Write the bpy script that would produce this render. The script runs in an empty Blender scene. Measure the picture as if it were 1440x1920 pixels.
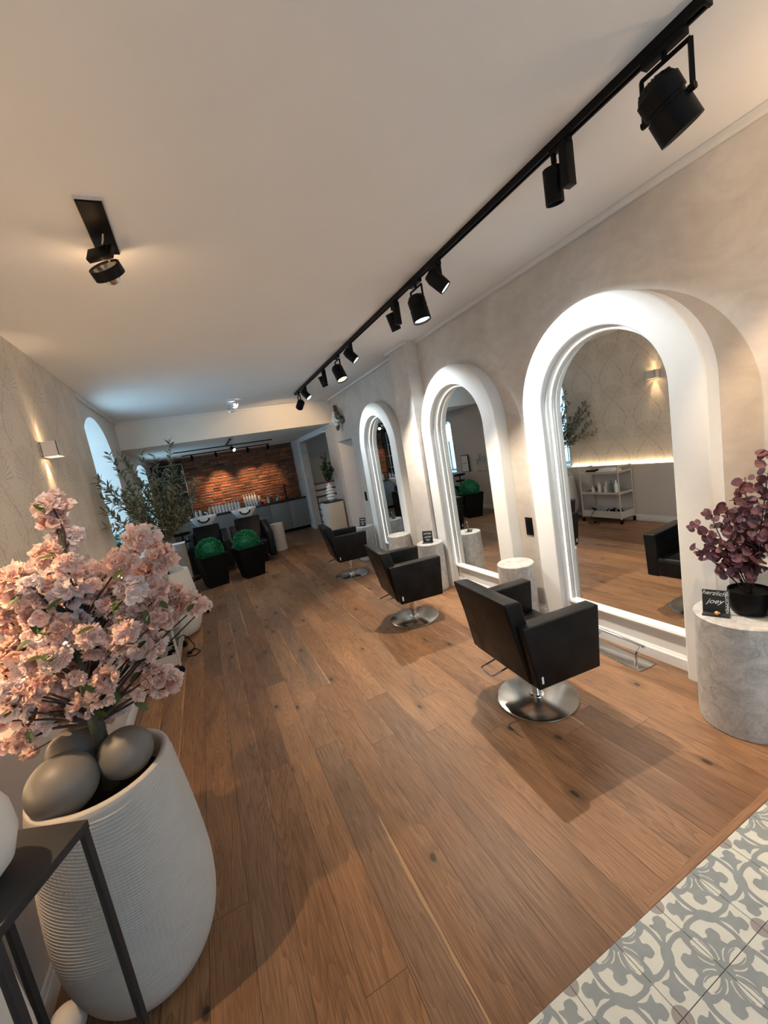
import bpy, bmesh, math, random
from mathutils import Vector, Matrix
from mathutils.geometry import tessellate_polygon
PI = math.pi
S = bpy.context.scene
COL = S.collection

# ---------------------------------------------------------------- camera, world, exposure
cam_data = bpy.data.cameras.new('camera')
cam = bpy.data.objects.new('camera', cam_data); COL.objects.link(cam)
cam_data.sensor_fit = 'VERTICAL'; cam_data.sensor_height = 36.0
cam_data.lens = 760.31 / 1920 * 36.0
cam_data.clip_start = 0.02; cam_data.clip_end = 200
CAMR = [[0.895669, 0.212139, -0.390863], [-0.411154, 0.060026, -0.909587], [-0.169497, 0.975394, 0.140985]]
m4 = Matrix([[*CAMR[0], 0.0], [*CAMR[1], 0.0], [*CAMR[2], 1.7], [0, 0, 0, 1]])
cam.matrix_world = m4
S.camera = cam
S.view_settings.view_transform = 'Standard'
S.view_settings.look = 'None'
S.view_settings.gamma = 1
S.view_settings.exposure = -0.1
S.view_settings.use_curve_mapping = False
world = bpy.data.worlds.new('daylight'); S.world = world; world.use_nodes = True
world.node_tree.nodes['Background'].inputs[0].default_value = (0.42, 0.76, 1.0, 1)
world.node_tree.nodes['Background'].inputs[1].default_value = 3.6

def add_light(name, kind, loc, energy, color, parent=None, aim=None, size=0.05, angle=60, blend=0.4, size_y=None):
    d = bpy.data.lights.new(name, kind); d.energy = energy; d.color = color
    if kind == 'SPOT':
        d.spot_size = math.radians(angle); d.spot_blend = blend; d.shadow_soft_size = size
    elif kind == 'AREA':
        d.shape = 'RECTANGLE' if size_y else 'SQUARE'; d.size = size
        if size_y: d.size_y = size_y
    else:
        d.shadow_soft_size = size
    o = bpy.data.objects.new(name, d); COL.objects.link(o)
    o.location = loc
    if aim is not None:
        o.rotation_euler = (Vector(aim) - Vector(loc)).to_track_quat('-Z', 'Y').to_euler()
    if parent is not None:
        o.parent = parent
        o.matrix_parent_inverse = parent.matrix_basis.inverted()
    return o
WARM = (1.0, 0.66, 0.36); NEUT = (1.0, 0.82, 0.62); COLD = (0.86, 0.95, 1.0)
# area light added outside the unseen front window as fill from behind
add_light('front_fill', 'AREA', (1.4, -1.80, 1.6), 12, (0.93, 0.97, 1.0), aim=(1.4, 3, 1.4), size=1.8, size_y=1.4)
# daylight entering through the two deep windows on the left
add_light('window_daylight', 'AREA', (-1.46, 6.25, 1.8), 12, (0.5, 0.78, 1.0), aim=(1, 6.25, 1.6), size=1.3, size_y=1.6)
add_light('window_daylight', 'AREA', (-1.46, 9.93, 1.6), 12, (0.45, 0.75, 1.0), aim=(1, 9.93, 1.4), size=1.3, size_y=1.2)

# ---------------------------------------------------------------- node helpers
def new_mat(name):
    m = bpy.data.materials.new(name); m.use_nodes = True
    nt = m.node_tree; b = nt.nodes['Principled BSDF']
    return m, nt, b
def nd(nt, typ, ins=None, **props):
    n = nt.nodes.new(typ)
    for k, v in props.items(): setattr(n, k, v)
    if ins:
        for k, v in ins.items():
            if isinstance(v, bpy.types.NodeSocket): nt.links.new(v, n.inputs[k])
            else: n.inputs[k].default_value = v
    return n
def mth(nt, op, a, b=0.0, c=None):
    ins = {0: a, 1: b}
    if c is not None: ins[2] = c
    return nd(nt, 'ShaderNodeMath', ins, operation=op).outputs[0]
def mix(nt, f, a, b, blend='MIX'):
    n = nd(nt, 'ShaderNodeMix', data_type='RGBA', blend_type=blend)
    for s, v in ((0, f), (6, a), (7, b)):
        if isinstance(v, bpy.types.NodeSocket): nt.links.new(v, n.inputs[s])
        else: n.inputs[s].default_value = v if s == 0 else (*v[:3], 1)
    return n.outputs[2]
def ramp(nt, f, stops):
    n = nd(nt, 'ShaderNodeValToRGB', {0: f}); e = n.color_ramp.elements
    while len(e) < len(stops): e.new(0.5)
    for i, (p, c) in enumerate(stops):
        e[i].position = p; e[i].color = (*c[:3], 1)
    return n.outputs[0]
def noise(nt, vec, scale, detail=3, rough=0.5, dist=0.0):
    return nd(nt, 'ShaderNodeTexNoise', {'Vector': vec, 'Scale': scale, 'Detail': detail, 'Roughness': rough, 'Distortion': dist})
def mapping(nt, vec, scale=(1, 1, 1), rot=(0, 0, 0)):
    return nd(nt, 'ShaderNodeMapping', {'Vector': vec, 'Scale': scale, 'Rotation': rot}).outputs[0]
def objco(nt): return nd(nt, 'ShaderNodeTexCoord').outputs['Object']
def bump(nt, b, h, strength=0.2, dist=0.01):
    n = nd(nt, 'ShaderNodeBump', {'Height': h, 'Strength': strength, 'Distance': dist})
    nt.links.new(n.outputs[0], b.inputs['Normal'])
def setb(b, col=None, rough=None, metal=None, spec=None):
    if col is not None: b.inputs['Base Color'].default_value = (*col, 1)
    if rough is not None: b.inputs['Roughness'].default_value = rough
    if metal is not None: b.inputs['Metallic'].default_value = metal
    if spec is not None: b.inputs['Specular IOR Level'].default_value = spec
def plain(name, col, rough=0.5, metal=0.0, spec=0.5, var=0.06, nscale=30, bmp=0.0):
    m, nt, b = new_mat(name); setb(b, col, rough, metal, spec)
    co = objco(nt); n = noise(nt, co, nscale, 4)
    lo = [c * (1 - var) for c in col]; hi = [min(1, c * (1 + var)) for c in col]
    nt.links.new(ramp(nt, n.outputs[0], [(0.3, lo), (0.7, hi)]), b.inputs['Base Color'])
    if bmp: bump(nt, b, n.outputs[0], bmp, 0.004)
    return m
def emis(name, col, strength):
    m, nt, b = new_mat(name); setb(b, col, 0.4)
    b.inputs['Emission Color'].default_value = (*col, 1); b.inputs['Emission Strength'].default_value = strength
    return m
MT = {}
MT['ceiling'] = plain('ceiling_paint', (0.80, 0.785, 0.775), 0.9, var=0.012, nscale=3)
MT['white'] = plain('white_lacquer', (0.82, 0.83, 0.82), 0.45, var=0.01)
MT['trimwhite'] = plain('white_trim', (0.75, 0.74, 0.72), 0.5, var=0.01)
MT['beam'] = plain('beam_paint', (0.78, 0.73, 0.66), 0.9, var=0.015, nscale=3)
MT['plainwall'] = plain('painted_wall', (0.66, 0.61, 0.57), 0.9, var=0.02, nscale=3)
MT['darkwall'] = plain('grey_wall', (0.42, 0.42, 0.41), 0.9, var=0.02)
MT['dado'] = plain('dado_paint', (0.56, 0.51, 0.47), 0.75, var=0.015, nscale=3)
MT['black'] = plain('black_powdercoat', (0.0035, 0.0035, 0.004), 0.5, var=0.1)
MT['black'].node_tree.nodes['Principled BSDF'].inputs['Specular IOR Level'].default_value = 0.16
MT['blackmetal'] = plain('black_steel', (0.022, 0.024, 0.028), 0.55, 0.2, var=0.15, nscale=12)
MT['steel'] = plain('brushed_steel', (0.50, 0.49, 0.47), 0.2, 1.0, var=0.04, nscale=60)
MT['chrome'] = plain('chrome', (0.75, 0.75, 0.75), 0.10, 1.0, var=0.01)
MT['grey_cab'] = plain('grey_laminate', (0.20, 0.20, 0.20), 0.5, var=0.02)
MT['worktop'] = plain('black_worktop', (0.015, 0.014, 0.014), 0.3, var=0.1)
MT['beigecab'] = plain('beige_laminate', (0.60, 0.53, 0.44), 0.55, var=0.015)
MT['cream'] = plain('cream_ceramic', (0.70, 0.66, 0.61), 0.6, var=0.02, nscale=8)
MT['ball'] = plain('matt_grey_ball', (0.15, 0.142, 0.135), 0.5, var=0.05, nscale=6)
MT['ballgreen'] = plain('pale_grey_green_ball', (0.42, 0.47, 0.46), 0.4, var=0.05, nscale=6)
MT['soil'] = plain('dark_filler', (0.012, 0.010, 0.009), 0.95, var=0.4, nscale=60)
MT['ceramic'] = plain('white_ceramic', (0.85, 0.87, 0.88), 0.12, var=0.005)
MT['bottle'] = plain('white_bottle', (0.82, 0.78, 0.74), 0.35, var=0.02)
MT['pinkb'] = plain('pink_cap', (0.75, 0.12, 0.25), 0.35, var=0.02)
MT['purple'] = plain('purple_bottle', (0.30, 0.12, 0.32), 0.35, var=0.02)
MT['brownb'] = plain('amber_bottle', (0.16, 0.09, 0.05), 0.3, var=0.05)
MT['chalk'] = plain('chalkboard', (0.02, 0.021, 0.022), 0.6, var=0.1)
MT['ink'] = plain('white_lettering', (0.85, 0.85, 0.83), 0.6, var=0.01)
MT['orange'] = plain('orange_berry', (0.8, 0.42, 0.10), 0.4, var=0.1)
MT['stem'] = plain('dark_stem', (0.035, 0.022, 0.020), 0.8, var=0.3)
MT['trunk'] = plain('green_grey_bark', (0.055, 0.062, 0.045), 0.85, var=0.35, nscale=40, bmp=0.4)
MT['bark'] = plain('olive_bark', (0.05, 0.042, 0.034), 0.85, var=0.3, nscale=40, bmp=0.3)
MT['taupe'] = plain('taupe_metal', (0.46, 0.43, 0.39), 0.5, var=0.02)
MT['towel'] = plain('towel', (0.8, 0.79, 0.76), 0.95, var=0.04, bmp=0.3)
MT['teal'] = plain('teal_bottle', (0.10, 0.17, 0.17), 0.35)
MT['bronze'] = plain('dark_bronze', (0.10, 0.085, 0.06), 0.4, 0.7, var=0.5, nscale=14)
MT['silver'] = plain('pale_metal', (0.75, 0.73, 0.68), 0.4, 0.4, var=0.2, nscale=14)
MT['stairwood'] = plain('stair_tread', (0.10, 0.08, 0.065), 0.6, var=0.2)
MT['sconce'] = plain('sconce_paint', (0.62, 0.58, 0.55), 0.6, var=0.01)
MT['lampwarm'] = emis('warm_lens', (1.0, 0.70, 0.38), 14)
MT['lampcold'] = emis('cold_lens', (0.92, 0.97, 1.0), 14)
MT['ledstrip'] = emis('led_strip', (1.0, 0.97, 0.90), 2.2)
MT['dadoled'] = emis('warm_led_strip', (1.0, 0.74, 0.46), 26.0)
MT['reflector'] = plain('lamp_reflector', (0.7, 0.62, 0.52), 0.2, 1.0, var=0.02)
m, nt, b = new_mat('mirror_silver'); setb(b, (0.86, 0.88, 0.87), 0.0, 1.0); MT['mirror'] = m
m, nt, b = new_mat('window_glass')
tr = nd(nt, 'ShaderNodeBsdfTransparent', {'Color': (0.95, 0.98, 1, 1)}); gl = nd(nt, 'ShaderNodeBsdfGlossy', {'Roughness': 0.02})
mx = nd(nt, 'ShaderNodeMixShader', {0: 0.08, 1: tr.outputs[0], 2: gl.outputs[0]})
nt.links.new(mx.outputs[0], nt.nodes['Material Output'].inputs[0]); MT['glass'] = m
def clear(name, col, f):
    m, nt, b = new_mat(name)
    tr = nd(nt, 'ShaderNodeBsdfTransparent', {'Color': (*col, 1)}); gl = nd(nt, 'ShaderNodeBsdfGlossy', {'Roughness': 0.05})
    mx = nd(nt, 'ShaderNodeMixShader', {0: f, 1: tr.outputs[0], 2: gl.outputs[0]})
    nt.links.new(mx.outputs[0], nt.nodes['Material Output'].inputs[0]); return m
MT['clear'] = clear('clear_plastic', (0.8, 0.85, 0.85), 0.2)

# leather
m, nt, b = new_mat('black_leather'); setb(b, (0.014, 0.014, 0.015), 0.42, spec=0.2)
co = objco(nt); v = nd(nt, 'ShaderNodeTexVoronoi', {'Vector': co, 'Scale': 260.0}); n2 = noise(nt, co, 9, 4)
bump(nt, b, v.outputs[0], 0.12, 0.002)
nt.links.new(ramp(nt, n2.outputs[0], [(0.35, (0.34,)*3), (0.7, (0.5,)*3)]), b.inputs['Roughness'])
nt.links.new(ramp(nt, n2.outputs[0], [(0.35, (0.0045, 0.0045, 0.005)), (0.7, (0.012, 0.012, 0.013))]), b.inputs['Base Color'])
MT['leather'] = m

# stucco lustro right wall
m, nt, b = new_mat('trowelled_plaster'); setb(b, rough=0.5)
co = objco(nt); w = noise(nt, co, 0.9, 5, 0.6, 1.2); w2 = noise(nt, mapping(nt, co, (1, 1, 1.8)), 3.5, 6, 0.65, 1.6)
c = ramp(nt, w.outputs[0], [(0.3, (0.56, 0.51, 0.47)), (0.5, (0.65, 0.60, 0.55)), (0.72, (0.74, 0.70, 0.66))])
c2 = ramp(nt, w2.outputs[0], [(0.3, (0.86,)*3), (0.62, (1.0,)*3)])
nt.links.new(mix(nt, 1.0, c, c2, 'MULTIPLY'), b.inputs['Base Color'])
nt.links.new(ramp(nt, w2.outputs[0], [(0.3, (0.38,)*3), (0.7, (0.6,)*3)]), b.inputs['Roughness'])
bump(nt, b, w2.outputs[0], 0.12, 0.01)
MT['plaster'] = m

# wallpaper: tone on tone mirrored branches
m, nt, b = new_mat('damask_wallpaper'); setb(b, rough=0.6)
co = objco(nt); sx = nd(nt, 'ShaderNodeSeparateXYZ', {0: co})
P = 0.53
u0 = mth(nt, 'FRACT', mth(nt, 'DIVIDE', sx.outputs[1], P))
u = mth(nt, 'MULTIPLY', mth(nt, 'ABSOLUTE', mth(nt, 'SUBTRACT', u0, 0.5)), P)      # 0 .. P/2, mirrored
z = sx.outputs[2]
vz = mth(nt, 'MULTIPLY', mth(nt, 'FRACT', mth(nt, 'DIVIDE', z, 0.64)), 0.64)
vv = nd(nt, 'ShaderNodeCombineXYZ', {0: u, 1: vz, 2: 0.0}).outputs[0]
# ogee stems: |u - curve(z)|
cur = mth(nt, 'MULTIPLY', mth(nt, 'ABSOLUTE', mth(nt, 'SINE', mth(nt, 'MULTIPLY', z, PI / 0.64))), 0.2)
wob = noise(nt, vv, 14, 3, 0.6, 0.6)
d1 = mth(nt, 'ABSOLUTE', mth(nt, 'SUBTRACT', u, mth(nt, 'ADD', cur, mth(nt, 'MULTIPLY', mth(nt, 'SUBTRACT', wob.outputs[0], 0.5), 0.12))))
line = mth(nt, 'LESS_THAN', d1, 0.009)
lf = noise(nt, vv, 38, 3, 0.6, 2.6)
near = mth(nt, 'LESS_THAN', d1, 0.12)
leaf = mth(nt, 'MULTIPLY', mth(nt, 'GREATER_THAN', lf.outputs[0], 0.56), near)
vo = nd(nt, 'ShaderNodeTexVoronoi', {'Vector': vv, 'Scale': 75.0})
dots = mth(nt, 'LESS_THAN', vo.outputs['Distance'], 0.25)
fan = mth(nt, 'GREATER_THAN', mth(nt, 'SINE', mth(nt, 'MULTIPLY', mth(nt, 'ARCTAN2', u, mth(nt, 'ADD', vz, 0.02)), 46.0)), 0.55)
fan = mth(nt, 'MULTIPLY', fan, mth(nt, 'LESS_THAN', nd(nt, 'ShaderNodeVectorMath', {0: vv}, operation='LENGTH').outputs['Value'], 0.24))
pat = mth(nt, 'MAXIMUM', mth(nt, 'MAXIMUM', line, leaf), mth(nt, 'MAXIMUM', fan, mth(nt, 'MULTIPLY', dots, 0.7)))
nt.links.new(mix(nt, pat, (0.74, 0.66, 0.56), (0.55, 0.475, 0.40)), b.inputs['Base Color'])
nt.links.new(mth(nt, 'SUBTRACT', 0.7, mth(nt, 'MULTIPLY', pat, 0.25)), b.inputs['Roughness'])
bump(nt, b, pat, 0.25, 0.004)
MT['wallpaper'] = m

# oak floor
m, nt, b = new_mat('oak_planks')
co = objco(nt); sx = nd(nt, 'ShaderNodeSeparateXYZ', {0: co})
PW = 0.155; PL = 2.2
xi = mth(nt, 'DIVIDE', mth(nt, 'ADD', sx.outputs[0], 0.03), PW); ix = mth(nt, 'FLOOR', xi); fx = mth(nt, 'FRACT', xi)
wr = nd(nt, 'ShaderNodeTexWhiteNoise', {'W': ix}, noise_dimensions='1D')
yi = mth(nt, 'DIVIDE', mth(nt, 'ADD', sx.outputs[1], mth(nt, 'MULTIPLY', wr.outputs[0], 7.3)), PL)
iy = mth(nt, 'FLOOR', yi); fy = mth(nt, 'FRACT', yi)
pid = nd(nt, 'ShaderNodeCombineXYZ', {0: ix, 1: iy, 2: 0.0}).outputs[0]
wn = nd(nt, 'ShaderNodeTexWhiteNoise', {'Vector': pid}, noise_dimensions='3D')
off = nd(nt, 'ShaderNodeVectorMath', {0: wn.outputs['Color'], 1: (9, 9, 9)}, operation='MULTIPLY').outputs[0]
cc = nd(nt, 'ShaderNodeVectorMath', {0: co, 1: off}, operation='ADD').outputs[0]
g1 = noise(nt, mapping(nt, cc, (1.0, 0.075, 1)), 6.0, 2, 0.4, 0.4)          # cathedral field
rings = mth(nt, 'FRACT', mth(nt, 'MULTIPLY', g1.outputs[0], 48.0))
ringv = mth(nt, 'POWER', rings, 2.0)
g2 = noise(nt, mapping(nt, cc, (1.0, 0.025, 1)), 230, 3, 0.7)            # fine pores
g3 = noise(nt, mapping(nt, cc, (1.0, 0.25, 1)), 4.5, 4, 0.6, 0.8)        # broad tone
kn = nd(nt, 'ShaderNodeTexVoronoi', {'Vector': mapping(nt, cc, (1.0, 0.5, 1)), 'Scale': 3.6}, voronoi_dimensions='2D')
kr = noise(nt, cc, 30, 3)
kd = mth(nt, 'ADD', kn.outputs['Distance'], mth(nt, 'MULTIPLY', mth(nt, 'SUBTRACT', kr.outputs[0], 0.5), 0.05))
knot = ramp(nt, kd, [(0.0, (1,)*3), (0.030, (1,)*3), (0.05, (0.35,)*3), (0.16, (0,)*3)])
keep = mth(nt, 'GREATER_THAN', nd(nt, 'ShaderNodeSeparateColor', {0: kn.outputs['Color']}).outputs[0], 0.55)
knot = mth(nt, 'MULTIPLY', knot, keep)
base = ramp(nt, wn.outputs['Value'], [(0.0, (0.185, 0.095, 0.048)), (0.35, (0.27, 0.142, 0.071)), (0.7, (0.335, 0.180, 0.092)), (1.0, (0.215, 0.135, 0.088))])
tone = ramp(nt, g3.outputs[0], [(0.25, (0.52, 0.50, 0.50)), (0.52, (1.0, 1.0, 1.0)), (0.8, (1.22, 1.16, 1.1))])
cA = mix(nt, 1.0, base, tone, 'MULTIPLY')
cB = mix(nt, mth(nt, 'MULTIPLY', ringv, 0.5), cA, (0.12, 0.055, 0.026))
pr = ramp(nt, g2.outputs[0], [(0.35, (0.66,)*3), (0.6, (1.10,)*3)])
cC = mix(nt, 1.0, cB, pr, 'MULTIPLY')
cD = mix(nt, mth(nt, 'MULTIPLY', knot, 0.9), cC, (0.018, 0.010, 0.007))
sap = mth(nt, 'MULTIPLY', mth(nt, 'GREATER_THAN', wn.outputs['Value'], 0.74), mth(nt, 'GREATER_THAN', mth(nt, 'ADD', fx, mth(nt, 'MULTIPLY', g3.outputs[0], 0.5)), 1.21))
cD = mix(nt, mth(nt, 'MULTIPLY', sap, 0.6), cD, (0.50, 0.30, 0.15))
e1 = mth(nt, 'MINIMUM', fx, mth(nt, 'SUBTRACT', 1.0, fx)); e2 = mth(nt, 'MULTIPLY', mth(nt, 'MINIMUM', fy, mth(nt, 'SUBTRACT', 1.0, fy)), PL / PW)
seam = mth(nt, 'LESS_THAN', mth(nt, 'MINIMUM', e1, e2), 0.008)
cE = mix(nt, mth(nt, 'MULTIPLY', seam, 0.75), cD, (0.03, 0.015, 0.008))
nt.links.new(cE, b.inputs['Base Color'])
nt.links.new(ramp(nt, g2.outputs[0], [(0.3, (0.52,)*3), (0.7, (0.38,)*3)]), b.inputs['Roughness'])
hh = mth(nt, 'SUBTRACT', mth(nt, 'MULTIPLY', g2.outputs[0], 0.3), mth(nt, 'ADD', seam, mth(nt, 'MULTIPLY', ringv, 0.15)))
bump(nt, b, hh, 0.22, 0.002)
setb(b, spec=0.4)
MT['oak'] = m
m, nt, b = new_mat('oak_border'); co = objco(nt)
g = noise(nt, mapping(nt, co, (0.08, 1.0, 1)), 120, 3, 0.6)
nt.links.new(ramp(nt, g.outputs[0], [(0.3, (0.20, 0.10, 0.048)), (0.7, (0.32, 0.17, 0.085))]), b.inputs['Base Color']); setb(b, rough=0.5)
MT['oakstrip'] = m

# cement tile
MT['tile_white'] = plain('tile_offwhite', (0.62, 0.635, 0.585), 0.55, var=0.04, nscale=18)
MT['tile_grey'] = plain('tile_bluegrey', (0.255, 0.29, 0.305), 0.55, var=0.07, nscale=18)
MT['tile_dot'] = plain('tile_warm_grey', (0.30, 0.285, 0.28), 0.55, var=0.04, nscale=18)
MT['grout'] = plain('grout', (0.12, 0.12, 0.12), 0.9)

# marble
def marble(name, c0, c1, c2, sc=9):
    m, nt, b = new_mat(name); co = objco(nt)
    n1 = noise(nt, co, sc, 8, 0.7, 1.4); n2 = noise(nt, mapping(nt, co, (1, 1, 0.6)), sc * 3, 6, 0.7, 2.2)
    a = ramp(nt, n1.outputs[0], [(0.33, c0), (0.5, c1), (0.66, c2)])
    v = ramp(nt, n2.outputs[0], [(0.44, (1,)*3), (0.49, (0.72,)*3), (0.54, (1,)*3)])
    nt.links.new(mix(nt, 0.8, a, v, 'MULTIPLY'), b.inputs['Base Color']); setb(b, rough=0.5)
    bump(nt, b, n2.outputs[0], 0.1, 0.002)
    return m
MT['marble'] = marble('grey_marble', (0.36, 0.35, 0.345), (0.50, 0.49, 0.475), (0.62, 0.605, 0.59))
MT['marblewhite'] = marble('white_marble', (0.6, 0.59, 0.57), (0.72, 0.71, 0.69), (0.8, 0.79, 0.77), 3)

MT['ribbed'] = plain('ribbed_stoneware', (0.50, 0.475, 0.45), 0.8, var=0.03, nscale=20)

# petals, colour runs from pink heart to pale edge
def petal(name, heart, mid, edge):
    m, nt, b = new_mat(name); at = nd(nt, 'ShaderNodeAttribute', attribute_name='tip')
    gi = nd(nt, 'ShaderNodeNewGeometry'); col = ramp(nt, at.outputs['Fac'], [(0.0, heart), (0.45, mid), (1.0, edge)])
    hs = nd(nt, 'ShaderNodeHueSaturation', {'Color': col, 'Value': mth(nt, 'ADD', 0.86, mth(nt, 'MULTIPLY', gi.outputs['Random Per Island'], 0.22)),
            'Saturation': mth(nt, 'ADD', 0.75, mth(nt, 'MULTIPLY', gi.outputs['Random Per Island'], 0.5))})
    nt.links.new(hs.outputs[0], b.inputs['Base Color']); setb(b, rough=0.7)
    tl = nd(nt, 'ShaderNodeBsdfTranslucent', {'Color': hs.outputs[0]})
    mx = nd(nt, 'ShaderNodeMixShader', {0: 0.45, 1: b.outputs[0], 2: tl.outputs[0]})
    nt.links.new(mx.outputs[0], nt.nodes['Material Output'].inputs[0])
    return m
MT['petal'] = petal('pink_petal', (0.88, 0.42, 0.38), (0.94, 0.67, 0.61), (0.97, 0.84, 0.80))
MT['petalpeach'] = petal('peach_petal', (0.87, 0.43, 0.34), (0.93, 0.62, 0.53), (0.96, 0.77, 0.70))
MT['petalpale'] = petal('pale_petal', (0.88, 0.48, 0.46), (0.94, 0.76, 0.75), (0.97, 0.90, 0.91))
MT['petalwhite'] = petal('white_petal', (0.75, 0.75, 0.6), (0.85, 0.86, 0.78), (0.9, 0.92, 0.88))
def leafmat(name, a, c, tr=0.2):
    m, nt, b = new_mat(name); gi = nd(nt, 'ShaderNodeNewGeometry')
    col = ramp(nt, gi.outputs['Random Per Island'], [(0.0, a), (1.0, c)])
    nt.links.new(col, b.inputs['Base Color']); setb(b, rough=0.55)
    tl = nd(nt, 'ShaderNodeBsdfTranslucent', {'Color': col})
    mx = nd(nt, 'ShaderNodeMixShader', {0: tr, 1: b.outputs[0], 2: tl.outputs[0]})
    nt.links.new(mx.outputs[0], nt.nodes['Material Output'].inputs[0]); return m
MT['leaf'] = leafmat('green_leaf', (0.04, 0.07, 0.018), (0.10, 0.15, 0.04))
MT['olive'] = leafmat('olive_leaf', (0.06, 0.08, 0.05), (0.26, 0.28, 0.19))
MT['euca'] = leafmat('purple_leaf', (0.085, 0.028, 0.04), (0.24, 0.105, 0.13))
MT['box'] = leafmat('topiary_leaf', (0.008, 0.09, 0.04), (0.04, 0.34, 0.15))
MT['ivy'] = leafmat('grey_green_leaf', (0.08, 0.14, 0.09), (0.28, 0.36, 0.26))
# brick
m, nt, b = new_mat('old_brick'); gi = nd(nt, 'ShaderNodeNewGeometry'); co = objco(nt)
col = ramp(nt, gi.outputs['Random Per Island'], [(0.0, (0.10, 0.045, 0.03)), (0.3, (0.26, 0.08, 0.036)), (0.62, (0.46, 0.15, 0.06)), (0.8, (0.17, 0.10, 0.07)), (1.0, (0.38, 0.12, 0.055))])
n = noise(nt, co, 22, 5, 0.65)
nt.links.new(mix(nt, 1.0, col, ramp(nt, n.outputs[0], [(0.3, (0.5,)*3), (0.7, (1.2,)*3)]), 'MULTIPLY'), b.inputs['Base Color'])
setb(b, rough=0.9); bump(nt, b, n.outputs[0], 0.8, 0.02); MT['brick'] = m
MT['mortar'] = plain('mortar', (0.15, 0.095, 0.065), 0.95, var=0.3, nscale=40, bmp=0.5)

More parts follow.
